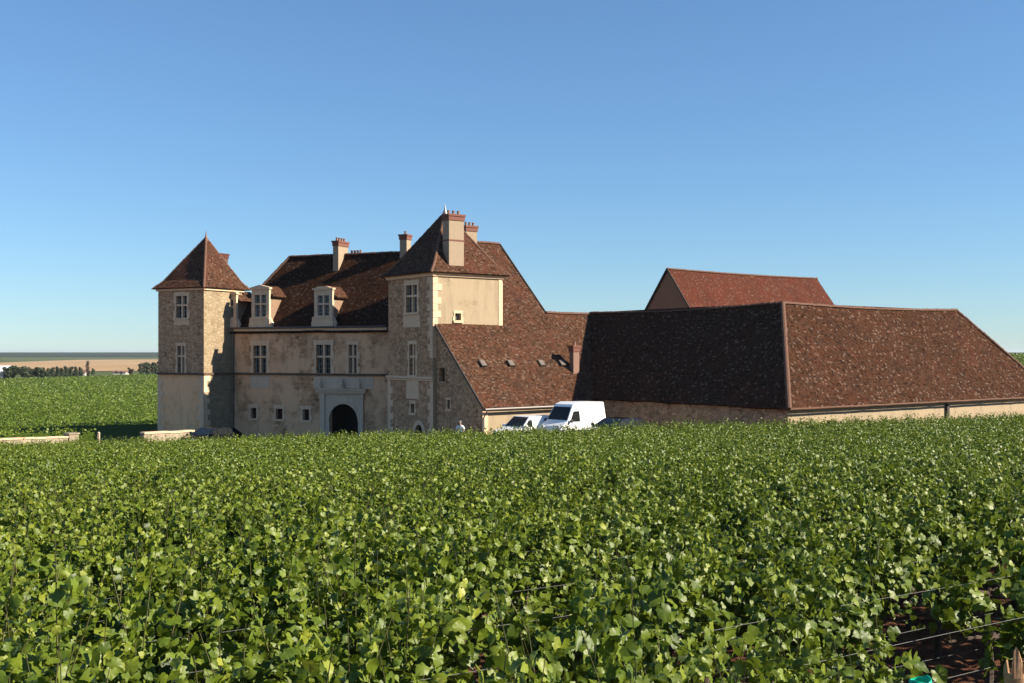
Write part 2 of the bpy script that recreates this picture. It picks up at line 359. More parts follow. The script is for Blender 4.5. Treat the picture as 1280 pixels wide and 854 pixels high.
def window(parent, P, hole, cols=2, transom=.56, sur=.26, mat='ashlar', bars=(2, 3), depth=.3, sill=True, curtain=0, name='window'):
    s0, s1, z0, z1 = hole; w = s1-s0; h = z1-z0
    mb = MB(); o1 = .045
    if sur:
        k = random.Random(int(abs(s0*977+z0*131)))
        pbox(mb, P, s0-sur*.8, s1+sur*.8, z1, z1+sur*1.1, .0015, o1)
        n = max(2, int(h/.45))
        for i in range(n):
            za, zb = z0+h*i/n, z0+h*(i+1)/n
            e = sur*(.55 if i % 2 else 1.0)*k.uniform(.85, 1.15)
            pbox(mb, P, s0-e, s0, za, zb, .0015, o1-.003*(i % 2)); pbox(mb, P, s1, s1+e, za, zb, .0015, o1-.003*(i % 2))
        if sill: pbox(mb, P, s0-sur*.9, s1+sur*.9, z0-.16, z0, .0015, .11)
    else: pbox(mb, P, s0-.05, s1+.05, z1, z1+.06, .0015, .02)
    win = mb.build(name, M[mat], parent)
    if cols > 1 or transom:
        mb = MB(); mw = .065
        for c in range(1, cols): pbox(mb, P, s0+w*c/cols-mw, s0+w*c/cols+mw, z0, z1, -.2, -.03)
        if transom: pbox(mb, P, s0+.001, s1-.001, z0+h*transom-.07, z0+h*transom+.07, -.2, -.026)
        mb.build('mullion', M[mat], win)
    mb = MB(); g = -depth+.05
    mb.face([P.at(s0, z0, g), P.at(s1, z0, g), P.at(s1, z1, g), P.at(s0, z1, g)])
    mb.build('pane', M['glass'], win)
    if bars:
        mb = MB()
        for c in range(cols):
            a, b = s0+w*c/cols, s0+w*(c+1)/cols
            for e in (a+.09, b-.09): pbox(mb, P, e-.03, e+.03, z0, z1, g+.003, g+.05)
            for i in range(1, bars[0]): e = a+(b-a)*i/bars[0]; pbox(mb, P, e-.014, e+.014, z0, z1, g+.003, g+.034)
            nb = bars[1]*2
            for i in range(1, nb): e = z0+h*i/nb; pbox(mb, P, a, b, e-.013, e+.013, g+.003, g+.03)
        mb.build('glazing_bars', M['woodframe'], win)
    return win
def roof_patch(mb, A, B, C, D, thick=.13, step=.5, sag=.035, wav=.02, rs=0.):
    """A-B along the eave, D-C along the top (C may equal D); solid sheet with a wavy old surface"""
    A, B, C, D = map(Vector, (A, B, C, D))
    e = (B-A).normalized() if (B-A).length > 1e-6 else (C-D).normalized()
    n = e.cross((D-A) if (D-A).length > 1e-6 else (C-B)).normalized()
    if n.z < 0: n = -n
    up = n.cross(e); up = up if up.z > 0 else -up
    nu = max(2, int(max((B-A).length, (C-D).length)/step)); nv = max(2, int(max((D-A).length, (C-B).length)/step))
    T, Bt = [], []
    off = random.uniform(0, 50)
    for j in range(nv+1):
        v = j/nv; rt, rb = [], []
        for i in range(nu+1):
            u = i/nu; p = A.lerp(B, u).lerp(D.lerp(C, u), v)
            d = sag*(noise.noise(p*.35)*1.2+noise.noise(p*.9)*.5)*min(1, 4*u+.2, 4*(1-u)+.2, 4*(1-v)+.15)+wav*.4*noise.noise(p*2.3)
            q = p+n*d; q.z -= rs*v*math.sin(math.pi*u); uv = ((p-A).dot(e)+off, (p-A).dot(up)+off)
            rt.append(mb.add(q, uv)); rb.append(mb.add(q-n*thick, uv))
        T.append(rt); Bt.append(rb)
    for j in range(nv):
        for i in range(nu):
            mb.f.append([T[j][i], T[j][i+1], T[j+1][i+1], T[j+1][i]]); mb.f.append([Bt[j][i], Bt[j+1][i], Bt[j+1][i+1], Bt[j][i+1]])
    for i in range(nu):
        mb.f.append([T[0][i], Bt[0][i], Bt[0][i+1], T[0][i+1]]); mb.f.append([T[nv][i], T[nv][i+1], Bt[nv][i+1], Bt[nv][i]])
    for j in range(nv):
        mb.f.append([T[j][0], T[j+1][0], Bt[j+1][0], Bt[j][0]]); mb.f.append([T[j][nu], Bt[j][nu], Bt[j+1][nu], T[j+1][nu]])
def roof_build(mb, mat, parent, name='roof'): return mb.build(name, mat, parent, fix=False)
def ridge_tiles(parent, lines, r=.15, name='ridge_tiles'):
    mb = MB()
    for p, q in lines:
        p, q = Vector(p), Vector(q); L = (q-p).length; n = max(2, int(L/.4)); t = (q-p)/L
        side = t.cross(Vector((0, 0, 1))).normalized(); up = side.cross(t).normalized()
        for k in range(n):
            a = p+t*(L*k/n); b = p+t*(L*(k+1.08)/n); w = .02*noise.noise(a*1.7)
            rr = r*random.uniform(.92, 1.08); a.z -= .085; b.z -= .085
            ra = [mb.add(a+(side*math.cos(x)*rr+up*(math.sin(x)*rr*.9+w+.0))) for x in [math.pi*j/5 for j in range(6)]]
            rb = [mb.add(b+(side*math.cos(x)*rr*1.12+up*(math.sin(x)*rr*1.02+w+.012))) for x in [math.pi*j/5 for j in range(6)]]
            for j in range(5): mb.f.append([ra[j], ra[j+1], rb[j+1], rb[j]])
            mb.f.append(ra[::-1]); mb.f.append(rb)
    return mb.build(name, M['ridge'], parent, fix=False)
def chimney(parent, c, d, n, wd, wn, z0, z1, pots=3, band=None, mat='stack'):
    """stack centred at plan point c, width wd along d and wn along n"""
    P = Plane((c[0]-d[0]*wd/2, c[1]-d[1]*wd/2), d, n)
    mb = MB(); pbox(mb, P, 0, wd, z0, z1-.42, -wn/2, wn/2); ch = mb.build('chimney', M[mat], parent)
    mb = MB(); pbox(mb, P, -.05, wd+.05, z1-.42, z1-.14, -wn/2-.05, wn/2+.05); pbox(mb, P, -.1, wd+.1, z1-.14, z1, -wn/2-.1, wn/2+.1)
    mb.build('brick_cap', M['brick'], ch)
    if band: mb = MB(); pbox(mb, P, -.025, wd+.025, band-.05, band+.05, -wn/2-.025, wn/2+.025); mb.build('brick_band', M['brick'], ch)
    for k in range(pots):
        t = wd*(k+.5)/pots if wd >= wn else wd/2; o = 0 if wd >= wn else -wn/2+wn*(k+.5)/pots
        mb = MB(); mb.lathe(P.at(t, z1, o), (0, 0, 1), [(0, .1), (.2, .085), (.22, .105), (.27, .105)], 10); mb.build('chimney_pot', M['pot'], ch)
    return ch
def quoins(parent, P1, s_c1, sg1, P2, s_c2, sg2, z0, z1, mat='ashlar'):
    """alternating corner stones on the edge shared by two planes"""
    mb = MB(); n = int((z1-z0)/.42)
    for k in range(n):
        a = z0+(z1-z0)*k/n+.008; b = z0+(z1-z0)*(k+1)/n-.008; l1, l2 = (.62, .34) if k % 2 else (.34, .62)
        f = random.uniform(.9, 1.12)
        for P, sc, sg, l in ((P1, s_c1, sg1, l1*f), (P2, s_c2, sg2, l2*f)):
            if P is None: continue
            lo, hi = sorted((sc-sg*.04, sc+sg*l)); pbox(mb, P, lo, hi, a, b, .002, .04)
    return mb.build('quoins', M[mat], parent)
def pyramid_roof(mb, corners, apex, kick=.22, kickz=.55):
    """four eave corners (ccw) and apex; the foot of the slope flares out"""
    mids = []
    for c in corners:
        p = Vector(c).lerp(Vector(apex), kick); p.z -= kickz*(Vector(apex).z-Vector(c).z)*kick*.5; mids.append(p)
    for k in range(4):
        a, b, m0, m1 = corners[k], corners[(k+1) % 4], mids[k], mids[(k+1) % 4]
        roof_patch(mb, a, b, m1, m0, .11, .45, .02); roof_patch(mb, m0, m1, apex, apex, .11, .45, .02)
    return mids

U = unit(1.307, 1); V = unit(-.759, 1); NU = (-U[0], -U[1]); NV = (-V[0], -V[1])
E = (-1.84, 68.0)
def uv(tu, tv, h=None):
    x, y = E[0]+U[0]*tu+V[0]*tv, E[1]+U[1]*tu+V[1]*tv
    return (x, y) if h is None else Vector((x, y, h))
GB = -9.5                                     # all walls go down below the ground

# ------------------------------------------------------------------ great hall with its long sunlit roof
gx, gy = uv(4, 4)
hall = thing('great_hall', (gx, gy, gz(gx, gy)), 'tall stone hall with long sunlit brown roof sweeping down to a cream wall', 'building')
PG = Plane(uv(0, 0), V, NU)                   # gable wall, s = tv
PS = Plane(uv(0, 0), U, NV)                   # sunny eave wall, s = tu
SL = .967; EH = -3.18
gline = lambda t: EH+SL*t-.12
hA = PG.rect(549.5, 556.5, 460, 477); hB = PG.rect(559.5, 563, 500, 511)
mb = MB(); wall(mb, PG, .0, 5.2, GB, gline, [hA, hB]); mb.build('gable_wall', M['rubble'], hall)
mb = MB(); wall(mb, PS, .0, 9.35, GB, EH-.05); mb.build('eave_wall', M['cream'], hall)
PB = Plane(uv(0, 17.5), U, V); PE = Plane(uv(10, 0), V, U)
mb = MB(); wall(mb, PB, 4, 10, GB, 2.6); wall(mb, PE, 6.0, 17.5, GB, lambda t: (EH+SL*t-.15) if t < 11.8 else (8.2-1.0*(t-11.8)-.15))
mb.build('rear_wall', M['rubble'], hall)
window(hall, PG, hA, 1, 0, .22, 'rubble', None); window(hall, PG, hB, 1, 0, .14, 'ashlar', None)
def hp(tu, tv): return uv(tu, tv, EH+SL*tv)
mb = MB()
roof_patch(mb, hp(-.12, -.3), hp(4, -.3), hp(4, 5.2), hp(-.12, 5.2), sag=.06)
roof_patch(mb, hp(4, -.3), hp(10.02, -.3), hp(10.02, 6.2), hp(4, 6.2), sag=.06)
roof_patch(mb, hp(4, 6.2), hp(10.02, 6.2), hp(10.02, 11.8), hp(4, 11.8), sag=.06)
roof_patch(mb, hp(.4, 5.2), hp(4, 5.2), hp(4, 11.8), hp(3.2, 9), sag=.03)
roof_patch(mb, uv(10.02, 17.8, 2.2), uv(4, 17.8, 2.2), uv(4, 11.8, 8.23), uv(10.02, 11.8, 8.23))
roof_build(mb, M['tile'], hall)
ridge_tiles(hall, [(uv(4, 11.8, 8.28), uv(10.02, 11.8, 8.28))])
mb = MB(); nn = Vector((0, 0, 1))             # verge board on the right rake and left rake
mb.tube([hp(10.1, 6.3)+nn*.02, hp(10.1, 11.75)+nn*.02], .07, 6); mb.build('verge', M['wood_dark'], hall)
mb = MB(); mb.tube([hp(-.16, -.25), hp(-.16, 5.1)], .07, 6); mb.build('verge', M['wood_dark'], hall)
for tu in (1.76, 4.04, 6.63, 8.46):           # roof hatches
    base = hp(tu, 2.25); up = (hp(tu, 3.25)-base).normalized(); sd = Vector((U[0], U[1], 0)); n_ = sd.cross(up).normalized(); n_ = n_ if n_.z > 0 else -n_
    mb = MB(); p = [base-sd*.22+n_*-.02, base+sd*.22-n_*.02, base+sd*.22+up*.55-n_*.02, base-sd*.22+up*.55-n_*.02]
    mb.prism(p, n_*.16); sk = mb.build('roof_hatch', M['wood_dark'], hall)
    mb = MB(); mb.prism([base-sd*.18+n_*.142+up*.04, base+sd*.18+n_*.142+up*.04, base+sd*.18+up*.51+n_*.142, base-sd*.18+up*.51+n_*.142], n_*.02); mb.build('hatch_pane', M['hatch'], sk)
c = uv(9.22, 1.99); chimney(hall, c, U, NV, .52, .42, -2.6, .44, 1, mat='pot')
c = uv(7.3, 11.8); chimney(hall, c, U, NV, 1.0, .55, 6.5, 9.4, 3)
mb = MB(); g0, g1 = uv(-.1, -.42, EH-.38), uv(9.0, -.42, EH-.34); mb.tube([g0, g1], .085, 8); mb.build('gutter', M['gutter'], hall)
mb = MB(); p0 = uv(.1, -.42, EH-.42); p1 = uv(.02, -.12, EH-.9); mb.tube([p0, p1, Vector((p1.x, p1.y, -7))], .055, 8); mb.build('downpipe', M['zinc'], hall)
mb = MB(); pbox(mb, PS, -.002, .42, GB, EH-.35, .002, .03); mb.build('corner_stones', M['ashlar'], hall)

# lower link roof joining the hall to the barn
lx, ly = uv(11.5, 3)
link = thing('link_range', (lx, ly, gz(lx, ly)), 'low tiled range with level ridge between the tall hall and the dark barn roof', 'building')
RA = 14.4                                      # tu of the barn ridge
mb = MB()
roof_patch(mb, hp(10.05, -.3), hp(10.05, -.3), hp(10.05, 6.2), hp(10.05, 6.2)) if False else None
roof_patch(mb, hp(10.03, .9), hp(10.03, .9), hp(RA+.1, 6.2), hp(10.03, 6.2), sag=.04)
roof_patch(mb, uv(RA, 12, -2.4), uv(10.05, 12, -2.4), uv(10.05, 6.22, 2.83), uv(RA, 6.22, 2.83))
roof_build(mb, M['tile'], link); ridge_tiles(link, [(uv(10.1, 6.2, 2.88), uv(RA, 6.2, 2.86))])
mb = MB(); wall(mb, Plane(uv(10.2, 11.8), U, V), 0, 6, GB, -2.5); mb.build('rear_wall', M['rubble'], link)

# ------------------------------------------------------------------ square tower on the corner of the hall
TU0, TV0, TW = -.24, 5.22, 5.7
tx, ty = uv(TU0+TW/2, TV0+TW/2)
tow = thing('square_tower', (tx, ty, gz(tx, ty)), 'broad square stone tower with a sunlit cream side and a tall chimney on its roof', 'tower')
PF = Plane(uv(TU0, TV0), V, NU); PR = Plane(uv(TU0, TV0), U, NV)
CT, ST = 5.05, -1.72
w1 = PF.rect(508, 521.6, 356.5, 390.6); w2 = PF.rect(512, 520, 430.5, 469); w3 = PF.rect(513.8, 518.5, 504.6, 516); dr = PF.rect(519.6, 528.5, 531, 560)
mb = MB(); wall(mb, PF, 0, TW, GB, CT, [w1, w2, w3, dr]); mb.build('front_wall', M['rubble'], tow)
sq = PR.rect(568.5, 576, 391.7, 400.6)
mb = MB(); wall(mb, PR, 0, TW, GB, CT, [sq]); mb.build('side_wall', M['cream'], tow)
mb = MB(); wall(mb, Plane(uv(TU0, TV0+TW), U, V), 0, TW, GB, CT); wall(mb, Plane(uv(TU0+TW, TV0), V, U), 0, TW, GB, CT); mb.build('rear_wall', M['rubble'], tow)
window(tow, PF, w1, 2, .60, .3); window(tow, PF, w2, 2, .60, .22); window(tow, PF, w3, 1, 0, .2, bars=None)
window(tow, PR, sq, 1, 0, .16, bars=(2, 1))
mb = MB(); a, b, c0, d0 = w1; pbox(mb, PF, a-.35, b+.35, c0-1.0, c0-.18, .002, .03); mb.build('apron_panel', M['ashlar'], tow); mb = MB()
a, b, c0, d0 = w2; pbox(mb, PF, a-.4, b+.4, ST-1.45, ST-.16, .002, .03); mb.build('apron_panel', M['ashlar'], tow)
# arched doorway at the foot
a, b, z0, z1 = dr; mb = MB(); m_ = (a+b)/2; r = (b-a)/2
arc = [(m_+r*math.cos(t), z1-r+r*math.sin(t)) for t in [math.pi*k/10 for k in range(11)]]
oarc = [(m_+(r+.3)*math.cos(t), z1-r+(r+.3)*math.sin(t)) for t in [math.pi*k/10 for k in range(11)]]
for k in range(10): mb.prism([PF.at(*arc[k], .002), PF.at(*oarc[k], .002), PF.at(*oarc[k+1], .002), PF.at(*arc[k+1], .002)], Vector((PF.n[0], PF.n[1], 0))*.05)
dw = mb.build('doorway', M['ashlar'], tow); mb = MB(); mb.face([PF.at(a, z0, -.25), PF.at(b, z0, -.25), PF.at(b, z1, -.25), PF.at(a, z1, -.25)]); mb.build('door_leaf', M['dark'], dw)
mb = MB()
for zc, hh, oo in ((ST, .16, .16), (ST-.16, .1, .09)):
    pbox(mb, PF, -.12, TW+.1, zc-hh/2, zc+hh/2, .002, oo)
pbox(mb, PR, -.12, .0, ST-.08, ST+.08, .002, .12); mb.build('string_course', M['ashlar'], tow)
mb = MB()
for P in (PF, PR):
    pbox(mb, P, -.16, TW+.14, CT-.05, CT+.12, -.1, .12); pbox(mb, P, -.24, TW+.2, CT+.12, CT+.24, -.1, .22)
mb.build('cornice', M['ashlar'], tow)
quoins(tow, PF, 0, 1, PR, 0, 1, -.4, CT-.1); quoins(tow, PF, 0, 1, None, 0, 0, GB+2.5, ST-.25); quoins(tow, PF, TW, -1, None, 0, 0, GB+2.5, ST-.25)
mb = MB(); quo = [(TW-.36, TW-.02)]
pbox(mb, PR, TW-.34, TW-.001, .6, CT-.06, .002, .03); mb.build('edge_stones', M['ashlar'], tow)
ov = .42; ez = CT+.22
cn = [uv(TU0-ov, TV0-ov, ez), uv(TU0+TW+ov, TV0-ov, ez), uv(TU0+TW+ov, TV0+TW+ov, ez), uv(TU0-ov, TV0+TW+ov, ez)]
ap = uv(TU0+TW/2, TV0+TW/2, 9.75)
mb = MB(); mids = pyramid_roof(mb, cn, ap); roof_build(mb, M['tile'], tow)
ridge_tiles(tow, [(mids[k], ap) for k in range(4)]+[(cn[k], mids[k]) for k in range(4)], .1, 'hip_tiles')
mb = MB(); mb.lathe(ap+Vector((0, 0, -.45)), (0, 0, 1), [(0, .3), (.45, .12), (.6, .06), (.95, .012)], 10); mb.build('finial', M['zinc'], tow)
c = uv(1.68, TV0+.45); chimney(tow, c, U, NV, 1.2, .75, 5.0, 9.2, 3, band=7.45)

# ------------------------------------------------------------------ corner tower at the left end
A_ = unit(-.872, .489); B_ = unit(.489, .872); NA = (-B_[0], -B_[1]); NBt = (-A_[0], -A_[1])
KC = (-23.9, 85.0); WA, WB = 4.95, 4.2
def ab(a, b, h=None):
    x, y = KC[0]+A_[0]*a+B_[0]*b, KC[1]+A_[1]*a+B_[1]*b
    return (x, y) if h is None else Vector((x, y, h))
lx, ly = ab(WA/2, WB/2)
lt = thing('corner_tower', (lx, ly, gz(lx, ly)), 'slim stone tower with pointed tiled cap at the left end beside the green fields', 'tower')
PLF = Plane(KC, A_, NA); PLR = Plane(KC, B_, NBt)
LT = 4.9
q1 = PLF.rect(220.5, 234, 370, 397.5); q2 = PLF.rect(222, 231, 432.5, 466)
mb = MB(); wall(mb, PLF, 0, WA, ST, LT, [q1, q2]); mb.build('front_wall', M['rubble'], lt)
mb = MB(); wall(mb, PLF, 0, WA, GB, ST); mb.build('rendered_base', M['pink_render'], lt)
mb = MB(); wall(mb, PLR, 0, WB, GB, LT); mb.build('side_wall', M['cream_stone'], lt)
mb = MB(); wall(mb, Plane(ab(0, WB), A_, B_), 0, WA, GB, LT); wall(mb, Plane(ab(WA, 0), B_, A_), 0, WB, GB, LT); mb.build('rear_wall', M['rubble'], lt)
window(lt, PLF, q1, 2, .58, .28); window(lt, PLF, q2, 2, .62, .22)
mb = MB(); a, b, c0, d0 = q1; pbox(mb, PLF, a-.25, b+.25, c0-.55, c0-.17, .002, .03); mb.build('apron_panel', M['ashlar'], lt)
mb = MB(); pbox(mb, PLF, -.12, WA+.12, ST-.08, ST+.08, .002, .15); pbox(mb, PLR, -.15, 3.0, ST-.08, ST+.08, .002, .12); mb.build('string_course', M['string'], lt)
mb = MB()
for P, w in ((PLF, WA), (PLR, WB)): pbox(mb, P, -.14, w+.12, LT-.08, LT+.16, -.1, .14)
mb.build('cornice', M['ashlar'], lt)
quoins(lt, PLF, 0, 1, PLR, 0, 1, GB+2, ST-.12); quoins(lt, PLF, WA, -1, None, 0, 0, GB+2, ST-.12)
ov = .34; ez = LT+.14
cn = [ab(-ov, -ov, ez), ab(-ov, WB+ov+.3, ez), ab(WA+ov, WB+ov+.3, ez), ab(WA+ov, -ov, ez)]
ap = Vector((px2(257.5, 88.2), 88.2, hz(296, 88.2)))
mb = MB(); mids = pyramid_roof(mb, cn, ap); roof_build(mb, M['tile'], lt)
ridge_tiles(lt, [(mids[k], ap) for k in range(4)]+[(cn[k], mids[k]) for k in range(4)], .1, 'hip_tiles')
mb = MB(); mb.lathe(ap+Vector((0, 0, -.35)), (0, 0, 1), [(0, .22), (.35, .1), (.5, .05), (.85, .01)], 8); mb.build('finial', M['pot'], lt)
d = 89.6; chimney(lt, (px2(280, d), d), B_, NA, .45, .45, 6.2, 8.05, 0, mat='pot')

# ------------------------------------------------------------------ gatehouse wing between the towers
J = (-22.4, 87.7); W = unit(13.13, -5.7); MI = (-W[1], W[0]); MO = (W[1], -W[0])
if MI[1] < 0: MI, MO = MO, MI
PW = Plane(J, W, MO)
def fw(s, r, h=None):
    x, y = J[0]+W[0]*s+MI[0]*r, J[1]+W[1]*s+MI[1]*r
    return (x, y) if h is None else Vector((x, y, h))
FL = 14.6; FE = 1.86; RR = 4.3; RZ = 7.85
cx_, cy_ = fw(FL/2, RR)
gate = thing('gatehouse_wing', (cx_, cy_, gz(cx_, cy_)), 'long shaded stone wing with an arched gateway, cross windows and two dormers', 'building')
f1 = PW.rect(317, 333.3, 432, 466); f2 = PW.rect(395.5, 413.5, 431, 466.7); f3 = PW.rect(436, 446, 431, 466.7)
o1 = PW.rect(313.4, 320.7, 510, 523); o2 = PW.rect(345, 353.4, 511, 524); o3 = PW.rect(378.5, 386.8, 511.8, 525.5)
ga, gb = PW.s_at(412), PW.s_at(448); gtop = PW.h(430, 505); grh = (ga, gb, GB+1, gtop)
mb = MB(); wall(mb, PW, -.6, FL, GB, FE, [f1, f2, f3, o1, o2, o3, grh], .35); mb.build('front_wall', M['render'], gate)
mb = MB(); wall(mb, Plane(fw(-.6, 0), MI, (-W[0], -W[1])), 0, 2*RR, GB, FE); wall(mb, Plane(fw(-.6, 2*RR), W, MI), 0, FL+4, GB, FE); mb.build('rear_wall', M['render'], gate)
window(gate, PW, f1, 2, .58, .36, depth=.35); window(gate, PW, f2, 2, .58, .34, depth=.35); window(gate, PW, f3, 2, .58, .26, depth=.35)
for o in (o1, o2, o3): window(gate, PW, o, 1, 0, .26, bars=None, depth=.35)
# portal
P2 = PW; m_ = (ga+gb)/2; r = (gb-ga)/2; zs = gtop-r
mb = MB(); NW = Vector((MO[0], MO[1], 0))
sa, sb = PW.s_at(401), PW.s_at(455); zt = PW.h(430, 491)
top = [(m_+r*math.cos(t), zs+r*math.sin(t)) for t in [math.pi*k/18 for k in range(19)]]
for k in range(18):                            # ashlar field with the arch cut out of it
    (xa, za), (xb, zb) = top[k], top[k+1]
    mb.prism([PW.at(xa, za, .002), PW.at(xb, zb, .002), PW.at(xb, zt, .002), PW.at(xa, zt, .002)], NW*.06)
for x0, x1 in ((sa, m_-r), (m_+r, sb)): pbox(mb, PW, x0, x1, GB+1, zt, .002, .062)
portal = mb.build('portal', M['grey_ashlar'], gate)
mb = MB()
for k in range(18):                            # moulded arch ring
    t0, t1 = math.pi*k/18, math.pi*(k+1)/18; q = lambda t, rr: PW.at(m_+rr*math.cos(t), zs+rr*math.sin(t), .064)
    mb.prism([q(t0, r+.0), q(t0, r+.26), q(t1, r+.26), q(t1, r+.0)], NW*.06)
for x0, x1 in ((sa, sa+.42), (sb-.42, sb)): pbox(mb, PW, x0, x1, GB+1, zt-.1, .064, .15); pbox(mb, PW, x0-.05, x1+.05, zt-.35, zt-.18, .064, .19)
mb.build('pilasters', M['grey_ashlar'], portal)
mb = MB(); pbox(mb, PW, sa-.3, sb+.3, zt, zt+.22, .002, .3); pbox(mb, PW, sa-.38, sb+.38, zt+.22, zt+.32, .002, .42); pbox(mb, PW, sa-.1, sb+.1, zt-.1, zt, .064, .2); mb.build('cornice', M['grey_ashlar'], portal)
for s_, hh, w_ in ((PW.s_at(402), .85, .3), (PW.s_at(429), .8, .5), (PW.s_at(451), .85, .26)):
    mb = MB(); z_ = zt+.32; prof = [(0, w_*.5), (.12, w_*.5), (.16, w_*.3), (hh*.45, w_*.42), (hh*.6, w_*.2), (hh*.75, w_*.24), (hh, w_*.04)]
    mb.lathe(PW.at(s_, z_, .22), (0, 0, 1), prof, 12)
    mb.build('carved_urn', M['grey_ashlar'], portal)
mb = MB(); pbox(mb, PW, PW.s_at(392), PW.s_at(467), zt+.36, ST-.16, .002, .02); mb.build('smooth_render_patch', M['grey_ashlar'], gate); mb = MB(); pbox(mb, PW, PW.s_at(313), PW.s_at(337), PW.h(325, 485), ST-.14, .002, .02); mb.build('smooth_render_patch', M['grey_ashlar'], gate)
mb = MB(); mb.face([PW.at(ga-.3, GB, -2.6), PW.at(gb+.3, GB, -2.6), PW.at(gb+.3, gtop+.2, -2.6), PW.at(ga-.3, gtop+.2, -2.6)])
for s_ in (ga-.3, gb+.3): mb.face([PW.at(s_, GB, -.36), PW.at(s_, GB, -2.6), PW.at(s_, gtop+.2, -2.6), PW.at(s_, gtop+.2, -.36)])
mb.face([PW.at(ga-.3, gtop+.2, -.36), PW.at(gb+.3, gtop+.2, -.36), PW.at(gb+.3, gtop+.2, -2.6), PW.at(ga-.3, gtop+.2, -2.6)])
mb.build('gate_passage', M['dark'], gate)
mb = MB(); pbox(mb, PW, .15, FL-.3, ST-.09, ST+.07, .002, .16); mb.build('string_course', M['string'], gate)
mb = MB(); pbox(mb, PW, -.1, FL-.3, FE-.22, FE+.0, .002, .2); pbox(mb, PW, -.1, FL-.3, FE-.36, FE-.22, .002, .1); mb.build('cornice', M['ashlar'], gate)
mb = MB(); mb.tube([fw(.1, -.36, FE+.02), fw(FL-.3, -.36, FE+.04)], .075, 8); mb.build('gutter', M['gutter'], gate)
mb = MB(); mb.tube([fw(.22, -.36, FE), fw(.22, -.12, FE-.5), fw(.22, -.12, GB+1)], .06, 8); mb.build('downpipe', M['gutter'], gate)
S0 = 2.55; pr = lambda s, r: fw(s, r, FE+.05+(RZ-FE-.05)*r/RR)
mb = MB()
roof_patch(mb, pr(-1.2, -.27), pr(FL+.5, -.27), pr(FL+4, RR), pr(S0, RR), sag=.08)
roof_patch(mb, fw(-1.2, 2*RR+.4, FE), pr(-1.2, -.27), pr(S0, RR), pr(S0, RR))
roof_patch(mb, fw(FL+4, 2*RR+.4, FE-.4), fw(-1.2, 2*RR+.4, FE-.4), pr(S0, RR), pr(FL+4, RR))
roof_build(mb, M['tile_dimmed'], gate)
up1 = Vector((0, 0, .05)); ridge_tiles(gate, [(pr(S0, RR)+up1, pr(FL+4, RR)+up1), (pr(-1.2, -.27)+up1, pr(S0, RR)+up1)])
